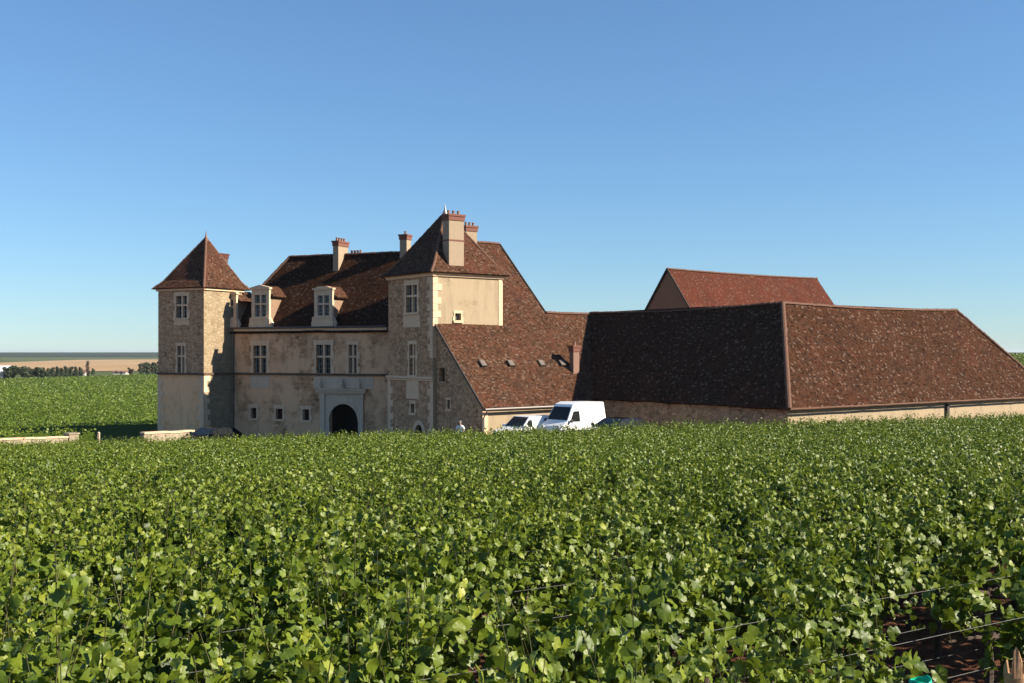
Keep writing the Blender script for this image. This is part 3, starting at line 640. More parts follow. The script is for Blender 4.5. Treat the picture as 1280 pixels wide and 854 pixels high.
# chimneys of the wing
s_ = 7.62; r_ = 4.0; c = fw(s_, r_); chimney(gate, c, MI, W, 1.45, .5, 5.0, hz(302, c[1]), 4)
c = fw(13.4, RR); chimney(gate, c, W, MO, .62, .7, 7.2, hz(293.5, c[1]), 1)
c = fw(11.2, RR+1.2) ; chimney(gate, fw(8.35, RR+.9), W, MO, 1.1, .5, 6.2, 8.0, 4)
def dormer(s0, s1, ztop, pediment, shift=0.0, front=True, roofmat='tile'):
    P = PW.moved(-shift); zb = FE+.08+shift*1.2; w = s1-s0; m_ = (s0+s1)/2; ze = ztop-.95
    wh = (s0+.3, s1-.3, zb+.85, ztop-.55)
    mb = MB(); wall(mb, P.moved(.12), s0, s1, zb, ztop-.1, [wh], .25); wall(mb, P.moved(-.12), s0, s1, zb, ztop-.1)
    pbox(mb, P, s0-.12, s1+.12, zb-.02, zb+.66, .122, .24); pbox(mb, P, s0-.08, s1+.08, zb+.66, zb+.76, .122, .28)
    pbox(mb, P, s0-.1, s1+.1, ztop-.12, ztop+.02, -.14, .24); pbox(mb, P, s0, s0+.03, zb, ztop-.12, -.12, .118); pbox(mb, P, s1-.03, s1, zb, ztop-.12, -.12, .118)
    for sc, sg in ((s0, -1), (s1, 1)):          # scroll brackets
        mb.prism([P.at(sc, zb, .12), P.at(sc+sg*.26, zb, .12), P.at(sc+sg*.27, zb+.3, .12), P.at(sc+sg*.1, zb+.6, .12), P.at(sc, zb+.75, .12)], Vector((MI[0], MI[1], 0))*.3)
    if pediment: mb.prism([P.at(s0-.1, ztop+.022, .22), P.at(s1+.1, ztop+.022, .22), P.at(m_, ztop+.24, .22)], Vector((MI[0], MI[1], 0))*.34)
    else: mb.prism([P.at(s0+.1, ztop+.022, .18), P.at(s1-.1, ztop+.022, .18), P.at(s1-.45, ztop+.14, .18), P.at(s0+.45, ztop+.14, .18)], Vector((MI[0], MI[1], 0))*.3)
    dm = mb.build('dormer', M['dormer_stone'], gate)
    mb = MB(); g = P.moved(.12); cells = (wh[0]+wh[1])/2
    pbox(mb, g, cells-.06, cells+.06, wh[2], wh[3], -.18, -.02); zm = wh[2]+(wh[3]-wh[2])*.58; pbox(mb, g, wh[0]+.001, wh[1]-.001, zm-.06, zm+.06, -.18, -.016); mb.build('mullion', M['dormer_stone'], dm)
    mb = MB(); mb.face([g.at(wh[0], wh[2], -.2), g.at(wh[1], wh[2], -.2), g.at(wh[1], wh[3], -.2), g.at(wh[0], wh[3], -.2)]); mb.build('pane', M['glass'], dm)
    mb = MB()
    for e in (wh[0]+.08, cells-.12, cells+.12, wh[1]-.08): pbox(mb, g, e-.03, e+.03, wh[2], wh[3], -.195, -.15)
    for i in range(1, 6): e = wh[2]+(wh[3]-wh[2])*i/6; pbox(mb, g, wh[0], wh[1], e-.014, e+.014, -.195, -.165)
    mb.build('glazing_bars', M['woodframe'], dm)
    mb = MB(); D = (ztop-FE)/1.19+.3; wi = (MI[0], MI[1], 0)   # side walls run back into the roof
    for s_ in (s0+.02, s1-.02):
        z1 = ze+.42; d0, d1 = (zb-FE-.1)/1.19, (z1-FE-.1)/1.19
        q = [P.at(s_, zb-.1, .1), P.at(s_, z1, .1), P.at(s_, z1, .1-d1-.2), P.at(s_, zb-.1, .1-d0-.1)]
        mb.prism(q, Vector((W[0], W[1], 0))*(.12 if s_ < m_ else -.12))
    mb.build('side_walls', M['brick_tan'], dm)
    mb = MB(); rz_ = ztop+.22; hw = w/2+.32
    for sg in (-1, 1):
        a = P.at(m_+sg*hw, ze+.28, -.1); b = P.at(m_+sg*hw, ze+.28, -D*.86); t0 = P.at(m_, rz_, -.1); t1 = P.at(m_, rz_, -D-.1)
        roof_patch(mb, a, b, t1, t0, .1, .4, .01) if sg > 0 else roof_patch(mb, b, a, t0, t1, .1, .4, .01)
    mb.build('dormer_roof', M[roofmat], dm, fix=False)
    return dm
M['brick_tan'] = stone_mat('tan_brick', [(.33, .19, .115), (.45, .28, .18), (.38, .22, .14)], (.42, .31, .21), (.45, .31, .21), .35, 6)
dormer(1.98, 3.66, hz(360, 86.6), True); dormer(7.85, 9.5, hz(360.5, 84.2), False)
dormer(-1.15, .5, 4.72, True)

# ------------------------------------------------------------------ L-shaped barn on the right
BC = uv(9.10, -16.38); ba, bb = 5.3, 4.7; BE = -3.12; BR = 3.02; LBW = 19.5
bx, by = uv(12, -12)
barn = thing('press_barn', (bx, by, gz(bx, by)), 'huge low-walled barn at right with one black shaded and one sunny roof slope', 'barn')
def bp(tu, tv, h): return uv(9.10+tu, -16.38+tv, h)       # barn frame: tu from the dark eave, tv from the sunny eave
PA = Plane(uv(9.10+.45, -16.38+.45), V, NU); PBs = Plane(uv(9.10+.45, -16.38+.45), U, NV)
gap = PBs.rect(1033, 1043, 525.5, 560); gap2 = PBs.rect(1172, 1181, 508, 560)
mb = MB(); wall(mb, PA, 0, 17.2, GB, BE+.35); mb.build('shaded_wall', M['rubble'], barn)
BL = ba+LBW+5.0
mb = MB(); wall(mb, PBs, 0, BL-1.0, GB, BE+.38, [gap], .5); mb.build('sunny_wall', M['cream'], barn)
mb = MB(); wall(mb, Plane(uv(9.10+BL-.5, -16.38+.45), V, U), 0, 2*bb-.9, GB, BE+.35); wall(mb, Plane(uv(9.1+2*ba-.45, -16.38+2*bb-.45), U, V), 0, BL-2*ba, GB, BE+.35)
wall(mb, Plane(uv(9.1+2*ba-.45, -16.38+2*bb-.45), V, U), 0, 20, GB, BE+.35); mb.build('rear_wall', M['rubble'], barn)
for g_ in (gap,):
    mb = MB(); mb.face([PBs.at(g_[0], g_[2], -.45), PBs.at(g_[1], g_[2], -.45), PBs.at(g_[1], g_[3], -.45), PBs.at(g_[0], g_[3], -.45)]); mb.build('doorway', M['dark'], barn)
mb = MB(); pbox(mb, PBs, gap2[1]+.05, gap2[1]+.3, GB+1, BE+.3, .01, .16); mb.build('timber_post', M['wood_dark'], barn)
mb = MB(); pbox(mb, PBs, .3, BL-1.2, BE-.06, BE+.12, .004, .2); mb.build('wall_plate', M['wood_dark'], barn)
tvL = 6.2+16.38
mb = MB(); k_ = (BR-BE)
dk = .5
roof_patch(mb, bp(0, tvL-5.9, BE), bp(0, 0, BE), bp(ba, bb, BR), bp(ba, tvL+.2, BR-.12), sag=.12, wav=.05, rs=.16)
roof_patch(mb, bp(0, 0, BE), bp(BL, 0, BE), bp(ba+LBW, bb, BR), bp(ba, bb, BR), sag=.12, wav=.05, rs=.14)
roof_patch(mb, bp(BL, 0, BE), bp(BL, 2*bb, BE), bp(ba+LBW, bb, BR), bp(ba+LBW, bb, BR), sag=.08)
roof_patch(mb, bp(BL, 2*bb, BE), bp(2*ba, 2*bb, BE), bp(ba, bb, BR), bp(ba+LBW, bb, BR))
roof_patch(mb, bp(2*ba, 2*bb, BE), bp(2*ba, tvL+5, BE), bp(ba, tvL+5, BR-.1), bp(ba, bb, BR))
roof_patch(mb, bp(0, tvL-5.8, BE), bp(0, tvL-5.8, BE), bp(ba, tvL+5, BR-.12), bp(ba, tvL, BR-.12))
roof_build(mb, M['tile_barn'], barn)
u_ = Vector((0, 0, .05))
def sagline(a, b, n=8, s=.12): return [(a.lerp(b, k/n)+Vector((0, 0, -s*math.sin(math.pi*k/n))), a.lerp(b, (k+1)/n)+Vector((0, 0, -s*math.sin(math.pi*(k+1)/n)))) for k in range(n)]
ridge_tiles(barn, sagline(bp(ba, tvL, BR-.12)+u_, bp(ba, bb, BR)+u_, s=.16)+sagline(bp(ba, bb, BR)+u_, bp(ba+LBW, bb, BR)+u_, s=.14)+[(bp(0, 0, BE)+u_, bp(ba, bb, BR)+u_), (bp(BL, 0, BE)+u_, bp(ba+LBW, bb, BR)+u_)], .14)
mb = MB(); pts = [bp(BL*k/30, -.05, BE-.05+.025*noise.noise((k*.7, 3, 1))) for k in range(31)]; mb.tube(pts, .06, 6); mb.build('eave_batten', M['ridge'], barn)

# ------------------------------------------------------------------ taller red-roofed barn behind
rb0 = (px2(835, 115), 115.0); RBH = hz(336, 115); SP = 1.3; HS = 7.0; RL = 25
def rp(tu, tv, h): return Vector((rb0[0]+U[0]*tu+V[0]*tv, rb0[1]+U[1]*tu+V[1]*tv, h))
rc = rp(RL/2, 0, 0)
rear = thing('rear_barn', (rc.x, rc.y, gz(rc.x, rc.y)), 'steep red tiled barn roof rising behind the dark barn roof', 'barn')
mb = MB(); pl = lambda sg: [rp(-.15, sg*HS, RBH-SP*HS), rp(RL, sg*HS, RBH-SP*HS), rp(RL, 0, RBH), rp(-.15, 0, RBH)]
a = pl(-1); roof_patch(mb, a[0], a[1], a[2], a[3], sag=.12, rs=.12); a = pl(1); roof_patch(mb, a[1], a[0], a[3], a[2])
roof_build(mb, M['tile_red'], rear); ridge_tiles(rear, sagline(rp(-.15, 0, RBH+.04), rp(RL, 0, RBH+.04)))
PRG = Plane((rp(0, -HS+.3, 0).x, rp(0, -HS+.3, 0).y), V, NU); GT = lambda t: RBH-SP*abs(t-(HS-.3))-.12
mb = MB(); wall(mb, PRG, 0, 2*HS-.6, GB, GT)
e_ = rp(RL-.2, -HS+.3, 0); wall(mb, Plane((e_.x, e_.y), V, U), 0, 2*HS-.6, GB, GT)
for sg, n_ in ((-1, NV), (1, V)): q = rp(0, sg*(HS-.3), 0); wall(mb, Plane((q.x, q.y), U, n_), 0, RL-.2, GB, RBH-SP*HS+.2)
mb.build('wall', M['brick_dk'] if 'brick_dk' in M else stone_mat('weathered_brick', [(.27, .085, .048), (.36, .125, .07), (.31, .10, .06)], (.33, .15, .09), (.33, .12, .07), .12, 5), rear)
mb = MB(); mb.tube([rp(-.17, 0, RBH), rp(-.17, HS, RBH-SP*HS)], .08, 6); mb.build('verge', M['wood_dark'], rear); mb = MB(); mb.tube([rp(-.17, 0, RBH), rp(-.17, -HS, RBH-SP*HS)], .08, 6); mb.build('verge', M['wood_dark'], rear)

# ------------------------------------------------------------------ low boundary walls at left
def low_wall(name, p0, p1, label, th=.45, group=None, pillar=None):
    """p0, p1: (px, top row, depth)"""
    a = Vector((px2(p0[0], p0[2]), p0[2], hz(p0[1], p0[2]))); b = Vector((px2(p1[0], p1[2]), p1[2], hz(p1[1], p1[2])))
    d = unit(b.x-a.x, b.y-a.y); n = (d[1], -d[0]); P = Plane((a.x, a.y), d, n); L = math.hypot(b.x-a.x, b.y-a.y)
    m_ = (a+b)/2; t = thing(name, (m_.x, m_.y, gz(m_.x, m_.y)), label, 'wall', group)
    mb = MB(); k = max(3, int(L/.8))
    for i in range(k):
        s0, s1 = L*i/k, L*(i+1)/k; z0 = a.z+(b.z-a.z)*i/k; z1 = a.z+(b.z-a.z)*(i+1)/k; j = .02*random.uniform(-1, 1)
        lo = min(gz(a.x, a.y), gz(b.x, b.y))-.5
        mb.prism([P.at(s0, lo, 0), P.at(s1, lo, 0), P.at(s1, z1-.12, 0), P.at(s0, z0-.12, 0)], Vector((n[0], n[1], 0))*-th)
    mb.build('wall', M['wallcap'], t)
    mb = MB()
    for i in range(k):
        s0, s1 = L*i/k+.01, L*(i+1)/k-.01; z0 = a.z+(b.z-a.z)*i/k; z1 = a.z+(b.z-a.z)*(i+1)/k; j = .02*random.uniform(-1, 1)
        mb.prism([P.at(s0, z0-.117+j, .06), P.at(s1, z1-.117+j, .06), P.at(s1, z1+j, .06), P.at(s0, z0+j, .06)], Vector((n[0], n[1], 0))*-(th+.12))
    mb.build('coping', M['ashlar'], t)
    if pillar:
        mb = MB(); pbox(mb, P, L-.02, L+.75, lo, b.z+pillar, -th-.12, .12); pbox(mb, P, L-.08, L+.81, b.z+pillar, b.z+pillar+.1, -th-.18, .18); mb.build('pillar', M['wallcap'], t)
    return t
low_wall('low_wall', (-60, 550.5, 76), (86, 545.3, 83), 'long low pale stone wall ending in a stub pillar in front of the far left vines', pillar=.12)
low_wall('low_wall', (180, 541, 71.6), (243, 537.5, 74.6), 'short pinkish stone wall beside the foot of the slim left tower')
mb = MB(); d = 84; x_ = px2(123.5, d); z_ = gz(x_, d); mb.box((x_-.07, d-.07, z_), (x_+.07, d+.07, hz(541.5, d))); mb.lathe((x_, d, hz(541.5, d)), (0, 0, 1), [(0, .1), (.04, .1), (.1, .03)], 8)
tag(mb.build('gate_post', M['grey_ashlar']), 'small grey stone post standing in the tower shadow between the two low walls', 'post')

# ------------------------------------------------------------------ vehicles
def wheel(parent, c, ax, r, w):
    mb = MB(); mb.lathe(c, ax, [(-w/2, r*.7), (-w/2, r*.96), (-w*.3, r), (w*.3, r), (w/2, r*.96), (w/2, r*.7)], 22); wh = mb.build('wheel', M['tyre'], parent, smooth=False)
    mb = MB(); c = Vector(c); a = Vector(ax); mb.lathe(c+a*(w/2), ax, [(-.03, r*.68), (.008, r*.66), (.0, r*.2), (.02, r*.12)], 18); mb.build('rim', M['rim'], wh)
def vehicle(name, loc, head, label, cat, prof, width, belt, roofz, tumble, sidewins, screen, rearscreen, paint, wheels, wr, extras='car'):
    """prof: side silhouette (x forward, z); glass polygons given in the same side view"""
    rz = head; root = thing(name, loc, label, cat, None, rz)
    T = Matrix.Translation(loc) @ Matrix.Rotation(rz, 4, 'Z'); hw = width/2
    def wy(z): return hw-(tumble*max(0, (z-belt))/(roofz-belt))
    def pt(x, y, z): return T @ Vector((x, y, z))
    mb = MB(); n = len(prof); xs_ = [p[0] for p in prof]; x0, x1 = min(xs_), max(xs_)
    def wx(x): e = min(x-x0, x1-x); return -.16*max(0, 1-e/.45)**2
    def clip(lo):
        out = []
        for k in range(len(P_)):
            a, b = P_[k], P_[(k+1) % len(P_)]; ina = (a[1] <= belt+1e-6) if lo else (a[1] >= belt-1e-6)
            if ina: out.append(a)
        return out
    P_ = []
    for k in range(n):                          # put a point wherever the outline crosses the belt line
        a, b = prof[k], prof[(k+1) % n]; P_.append(a)
        if (a[1]-belt)*(b[1]-belt) < -1e-9: f_ = (belt-a[1])/(b[1]-a[1]); P_.append((a[0]+(b[0]-a[0])*f_, belt))
    for sg in (1, -1):
        for lo in (True, False): mb.face([pt(x, sg*wy(z), z) for x, z in clip(lo)])
    for k in range(len(P_)):
        a, b = P_[k], P_[(k+1) % len(P_)]; mb.face([pt(a[0], wy(a[1]), a[1]), pt(a[0], -wy(a[1]), a[1]), pt(b[0], -wy(b[1]), b[1]), pt(b[0], wy(b[1]), b[1])])
    body = mb.build('body', M[paint], root); bm = bmesh.new(); bm.from_mesh(body.data); bmesh.ops.remove_doubles(bm, verts=bm.verts, dist=.0005); bmesh.ops.recalc_face_normals(bm, faces=bm.faces); bm.to_mesh(body.data); bm.free()
    bv = body.modifiers.new('bevel', 'BEVEL'); bv.width = .07; bv.segments = 3; bv.limit_method = 'ANGLE'; bv.angle_limit = R(25)
    for sg in (1, -1):
        for poly in sidewins:
            mb = MB(); q = [pt(x, sg*(wy(z)+.004), z) for x, z in poly]; nrm = (T.to_3x3() @ Vector((0, sg, 0))); mb.prism(q, nrm*.012); mb.build('side_window', M['car_glass'], root)
        for wxp in wheels: wheel(root, pt(wxp, sg*(hw-.1), wr), T.to_3x3() @ Vector((0, sg, 0)), wr, .2)
        mb = MB(); fx = max(p[0] for p in screen); mx, mz = screen[0][0]-.12, belt+.05
        mb.lathe(pt(mx, sg*(hw+.02), mz+.07), T.to_3x3() @ Vector((0, sg, 0)), [(0, .03), (.05, .09), (.17, .1), (.2, .06)], 8); mb.build('wing_mirror', M[paint] if extras == 'car' else M['trim'], root)
        mb = MB(); mb.lathe(pt(x1-.18, sg*(hw-.27), belt-.28), T.to_3x3() @ Vector((1, 0, .25)), [(0, .1), (.1, .16), (.16, .14), (.17, .05)], 12); mb.build('headlight', M['lamp'], root)
    for nm, sc in (('windscreen', screen), ('rear_window', rearscreen)):
        if not sc: continue
        (xa, za), (xb, zb) = sc; dx, dz = xb-xa, zb-za; l = math.hypot(dx, dz); nx, nz = (-dz/l, dx/l)
        if nz < 0: nx, nz = -nx, -nz
        if nm == 'rear_window' and nx > 0: nx, nz = -nx, -nz
        if nm == 'windscreen' and nx < 0: nx, nz = -nx, -nz
        q = [pt(xa+nx*.006, wy(za)-.09, za+nz*.006), pt(xa+nx*.006, -wy(za)+.09, za+nz*.006), pt(xb+nx*.006, -wy(zb)+.1, zb+nz*.006), pt(xb+nx*.006, wy(zb)-.1, zb+nz*.006)]
        mb = MB(); mb.prism(q, (T.to_3x3() @ Vector((nx, 0, nz)))*.012); mb.build(nm, M['car_glass'], root)
    mb = MB(); mb.box((x1-.05, -hw*.55, .5), (x1+.03, hw*.55, .78), T); mb.build('grille', M['trim'], root)
    mb = MB(); mb.box((x1-.1, -hw+.16, .24), (x1+.07, hw-.16, .48), T); mb.box((x0-.05, -hw+.16, .26), (x0+.12, hw-.16, .5), T); mb.build('bumper', M[paint] if extras == 'car' else M['trim'], root)
    return root
HD = R(225)
def place(px, py_ground_d): return (px2(px, py_ground_d), py_ground_d, gz(px2(px, py_ground_d), py_ground_d))
van_p = [(-1.85, .3), (-1.85, 1.4), (-1.78, 2.45), (.55, 2.5), (1.0, 2.38), (1.62, 1.42), (2.15, 1.12), (2.28, .9), (2.28, .32), (1.8, .26), (-1.5, .26)]
x, y, z = place(719, 65.6); zt_ = hz(501.5, 66.2)-2.5
van = vehicle('panel_van', (x, y, max(z, zt_)), HD, 'white high-roofed van parked against the sunny cream wall', 'van', van_p, 1.78, 1.3, 2.5, .16,
        [[(1.42, 1.38), (.55, 1.36), (.55, 1.98), (1.05, 1.98)]], ((1.585, 1.475), (1.11, 2.21)), None, 'white_paint', (1.45, -1.15), .34, 'van')
car_p = [(-1.95, .3), (-1.98, 1.0), (-1.9, 1.74), (-1.6, 1.82), (.3, 1.82), (1.0, 1.2), (1.75, 1.02), (1.98, .75), (1.95, .28), (1.4, .22), (-1.4, .22)]
est_p = [(-2.2, .35), (-2.2, .8), (-2.05, .98), (-1.5, 1.36), (-.7, 1.45), (.2, 1.42), (1.0, .98), (1.95, .84), (2.2, .62), (2.2, .3), (1.5, .22), (-1.5, .22)]
cwin = [[(.95, .98), (.2, .98), (.2, 1.38), (.38, 1.38)], [(.12, .98), (-.75, .98), (-.75, 1.4), (.12, 1.4)], [(-.83, .98), (-1.62, 1.0), (-1.45, 1.36), (-.83, 1.4)]]
for sgn in (1, -1):                            # door seams, slide rail and rub strip along the van
    T_ = Matrix.Translation(van.location) @ Matrix.Rotation(HD, 4, 'Z'); nm = T_.to_3x3() @ Vector((0, sgn, 0))
    yv = lambda q: sgn*(.89-.16*max(0, q-1.3)/1.2+.003)
    for x0, z0, x1, z1, w_ in ((1.5, .5, 1.5, 1.35, .012), (.45, .45, .45, 2.05, .012), (-.75, .45, -.75, 2.15, .012), (-1.7, 1.28, .4, 1.28, .02), (-1.75, .68, 1.45, .68, .05)):
        dx, dz = (w_, 0) if x0 == x1 else (0, w_)
        mb = MB(); mb.prism([T_ @ Vector((x0-dx/2, yv(z0), z0-dz/2)), T_ @ Vector((x1-dx/2 if x0 == x1 else x1, yv(z1), z1-dz/2)), T_ @ Vector((x1+dx/2 if x0 == x1 else x1, yv(z1), z1+dz/2)), T_ @ Vector((x0+dx/2 if x0 == x1 else x0, yv(z0), z0+dz/2))], nm*.004)
        mb.build('door_seam' if x0 == x1 else 'rub_strip', M['trim'], van)
x, y, z = place(657, 65.3); zt_ = hz(525.5, 65.6)-1.82
vehicle('parked_car', (x, y, max(z, zt_)), R(222), 'small white delivery car parked just left of the tall white van', 'car', car_p, 1.7, 1.15, 1.82, .15, [[(.82, 1.22), (.2, 1.22), (.2, 1.62), (.45, 1.62)]], ((.955, 1.24), (.37, 1.76)), None, 'white_paint', (1.25, -1.2), .31)
x, y, z = place(769, 62.6); zt_ = hz(522.5, 62.6)-1.45
vehicle('parked_car', (x, y, max(z, zt_)), R(222), 'black saloon parked right of the white van by the dark barn wall', 'car', est_p, 1.78, .95, 1.45, .2, [[(.85, .99), (.2, .99), (.2, 1.34), (.32, 1.34)], [(.12, .99), (-.75, .99), (-.75, 1.36), (.12, 1.36)], [(-.83, .99), (-1.7, 1.02), (-1.4, 1.3), (-.83, 1.36)]], ((.905, 1.032), (.275, 1.379)), ((-1.95, 1.06), (-1.52, 1.34)), 'black_paint', (1.4, -1.35), .33)
x, y, z = place(263, 74.2); zt_ = hz(534, 74.2)-1.45
vehicle('parked_car', (x, y, max(z, zt_)), R(238), 'dark car catching the sun at the foot of the slim left tower', 'car', est_p, 1.78, .95, 1.45, .2, [[(.85, .99), (.2, .99), (.2, 1.34), (.32, 1.34)], [(.12, .99), (-.75, .99), (-.75, 1.36), (.12, 1.36)], [(-.83, .99), (-1.7, 1.02), (-1.4, 1.3), (-.83, 1.36)]], ((.905, 1.032), (.275, 1.379)), ((-1.95, 1.06), (-1.52, 1.34)), 'black_paint', (1.4, -1.35), .33)

# ------------------------------------------------------------------ person in white by the gable wall
def person(loc, rz):
    root = thing('person', loc, 'person in a loose white shirt standing behind the vines below the gable wall', 'person', None, rz)
    J_ = {'pel': (0, 0, .95), 'chest': (0, .02, 1.28), 'neck': (0, .03, 1.47), 'head0': (0, .05, 1.56), 'head1': (0, .06, 1.7)}
    pts = [(0, 0, .95), (0, .01, 1.12), (0, .02, 1.3), (0, .03, 1.45), (0, .04, 1.53), (0, .06, 1.62), (0, .06, 1.72)]; ed = [(k, k+1) for k in range(6)]
    rad = [(.16, .12), (.15, .11), (.18, .12), (.09, .07), (.055, .055), (.085, .1), (.07, .08)]
    for sg in (-1, 1):
        b = len(pts); pts += [(sg*.18, .02, 1.41), (sg*.25, 0, 1.15), (sg*.22, .16, .98), (sg*.2, .24, .95)]; rad += [(.06, .06), (.045, .045), (.035, .035), (.04, .03)]; ed += [(3, b), (b, b+1), (b+1, b+2), (b+2, b+3)]
        b = len(pts); pts += [(sg*.1, 0, .86), (sg*.11, .03, .48), (sg*.12, -.01, .09), (sg*.13, .16, .04)]; rad += [(.095, .1), (.065, .065), (.045, .05), (.04, .03)]; ed += [(0, b), (b, b+1), (b+1, b+2), (b+2, b+3)]
    def skin(name, pts, ed, rad, mat, rootv=0):
        me = bpy.data.meshes.new(name); me.from_pydata(pts, ed, []); o = bpy.data.objects.new(name, me); COL.objects.link(o)
        o.parent = root; sk = o.modifiers.new('skin', 'SKIN')
        for k, r_ in enumerate(rad): me.skin_vertices[0].data[k].radius = r_ if isinstance(r_, tuple) else (r_, r_)
        me.skin_vertices[0].data[rootv].use_root = True
        ss = o.modifiers.new('sub', 'SUBSURF'); ss.levels = 1; ss.render_levels = 2; me.materials.append(mat); return o
    skin('body', pts, ed, rad, plain('skin', (.42, .25, .17), .6))
    sp = [(0, 0, .82), (0, .01, 1.1), (0, .02, 1.3), (0, .03, 1.43)]; se = [(0, 1), (1, 2), (2, 3)]; sr = [(.23, .18), (.2, .15), (.205, .145), (.11, .09)]
    for sg in (-1, 1):
        b = len(sp); sp += [(sg*.19, .02, 1.4), (sg*.26, 0, 1.16)]; se += [(3, b), (b, b+1)]; sr += [(.085, .085), (.08, .08)]
    skin('shirt', sp, se, sr, plain('white_cotton', (.78, .78, .77), .8))
    skin('hair', [(0, .03, 1.6), (0, .04, 1.7), (0, .05, 1.76)], [(0, 1), (1, 2)], [(.09, .085), (.1, .1), (.06, .06)], plain('grey_hair', (.3, .29, .28), .8))
    tp = [(0, 0, .95)]; te = []; tr_ = [(.18, .14)]
    for sg in (-1, 1):
        b = len(tp); tp += [(sg*.1, 0, .84), (sg*.11, .03, .48), (sg*.12, 0, .12)]; te += [(0, b), (b, b+1), (b+1, b+2)]; tr_ += [(.115, .12), (.085, .085), (.075, .075)]
    skin('trousers', tp, te, tr_, plain('navy_cloth', (.04, .045, .06), .8))
    mb = MB()
    for sg in (-1, 1): mb.lathe((sg*.035, .155, 1.645), (0, 1, 0), [(-.01, .012), (.0, .012), (.004, .006)], 8)
    o = mb.build('eyes', M['dark']); o.parent = root
    return root
x, y = px2(575.5, 67), 67; person((x, y, max(gz(x, y), hz(528, 67)-1.77)), R(150))

# ------------------------------------------------------------------ vines
LEAFR = [(0, (.030, .058, .005)), (.35, (.10, .155, .011)), (.65, (.19, .245, .019)), (.85, (.31, .34, .04)), (1, (.44, .43, .07))]
M['leaf'] = leaf_mat('vine_leaf', LEAFR, .2, .48); M['cane'] = plain('green_cane', (.13, .12, .035), .7, var=.35, scale=9); M['bark'] = plain('vine_bark', (.10, .07, .05), .95, var=.4, scale=18)
# outline of a five-lobed vine leaf, stalk at the origin
LO = np.array([(.04, -.02), (.20, -.15), (.38, -.10), (.41, .05), (.50, .17), (.53, .34), (.44, .44), (.38, .58), (.22, .72), (.10, .84), (0, .97),
               (-.10, .84), (-.22, .72), (-.38, .58), (-.44, .44), (-.53, .34), (-.50, .17), (-.41, .05), (-.38, -.10), (-.20, -.15), (-.04, -.02)])
KQ = np.array([(0, -.08), (.46, .28), (0, .92), (-.46, .28)])
SD = np.array(SDIR)
def frames(nrm, rng):
    nrm = nrm/np.linalg.norm(nrm, axis=1, keepdims=True); r = rng.normal(size=nrm.shape); r[:, 2] -= .8
    y = r-(r*nrm).sum(1, keepdims=True)*nrm; y /= np.linalg.norm(y, axis=1, keepdims=True); return np.cross(y, nrm), y, nrm
def plant_leaves(rng, n, hw=.23, h0=.34, h1=1.08, L=.54, shoots=13):
    """leaf centres, normals, sizes and tints of one vine: hedge body plus loose shoots"""
    nb = int(n*.42)
    a = rng.uniform(-L, L, nb); ht = h0+(h1-.08-h0)*rng.beta(2.0, 1.25, nb)
    prof = hw*(1.0-.45*np.abs((ht-h0)/(h1-h0)-.5)); c = np.sign(rng.uniform(-1, 1, nb))*prof*np.sqrt(rng.uniform(.1, 1, nb))
    P = np.stack([a, c, ht], 1); P += rng.normal(0, .035, P.shape)
    N = np.stack([rng.normal(0, .45, nb), c/hw*.9+rng.normal(0, .35, nb), .3+.5*(ht-h0)/(h1-h0)+rng.normal(0, .35, nb)], 1)
    S = np.clip(rng.normal(.066, .02, nb), .03, .12); T = np.clip(.27+.26*(ht-h0)/(h1-h0)+rng.normal(0, .13, nb), 0, .85)
    cl = rng.uniform(-L, L, (6, 1)); keep = (np.abs(a-cl).min(0) < .08) | (rng.random(nb) < .5)        # uneven, with dark pockets
    P, N, S, T = P[keep], N[keep], S[keep], T[keep]
    sp = []; per = max(3, int((n-nb)/shoots))
    for k in range(shoots):                     # upright canes, leafy all the way to their young tips
        b = np.array([rng.uniform(-L, L), rng.uniform(-.16, .16), rng.uniform(.5, .8)]); d = np.array([rng.normal(0, .22), rng.normal(0, .34), 1.0]); d /= np.linalg.norm(d); ln = rng.uniform(.4, .78)*(h1/1.08)
        t = np.sort(rng.uniform(.03, 1, per)); q = b+np.outer(t*ln, d); q[:, :2] += np.outer((t*ln)**2, rng.normal(0, .28, 2))
        q += rng.normal(0, 1, q.shape)*(.075-.05*t)[:, None]*np.array([1, 1, .5]); sp.append((b+np.outer(np.linspace(0, 1, 4)*ln, d), t)); sp[-1] = (sp[-1][0], t, q)
    Q = np.concatenate([s_[2] for s_ in sp]); t = np.concatenate([s_[1] for s_ in sp]); m = len(Q)
    side = rng.normal(0, .75, (m, 3)); side[:, 2] = np.abs(side[:, 2])*.6+.25
    P = np.concatenate([P, Q]); N = np.concatenate([N, side])
    S = np.concatenate([S, (.082-.048*t)*rng.uniform(.65, 1.3, m)]); T = np.concatenate([T, np.clip(.33+.30*t**2+rng.normal(0, .11, m)+.3*(rng.random(m) < .012), 0, .97)])
    return P, N, S, T, [(s_[0], s_[1]) for s_ in sp]
def leaves_full(P, N, S, T, rng):
    x, y, n = frames(N, rng); m = len(P); k = len(LO); V_ = np.zeros((m, k+1, 3)); cup = rng.uniform(-.25, .75, (m, 1)); fold = rng.uniform(-.1, .75, (m, 1)); droop = rng.uniform(0, .9, (m, 1)); asp = rng.uniform(.78, 1.1, (m, 1))
    for j in range(k+1):
        u, v = LO[j] if j < k else (0, .26)
        z = (-cup[:, 0]*(u*u+(v-.3)**2)*1.1+fold[:, 0]*abs(u)*.55-droop[:, 0]*max(0, v)**2*.45)[:, None]+rng.normal(0, .04, (m, 1))
        V_[:, j] = P+S[:, None]*(x*u*asp+y*(v-.3)+n*z)*1.2
    idx = np.arange(m)[:, None, None]*(k+1)
    tri = np.array([[k, j, (j+1) % k] for j in range(k)])[None]
    return V_.reshape(-1, 3), (idx+tri).reshape(-1, 3), np.repeat(np.clip(T, 0, 1), k)
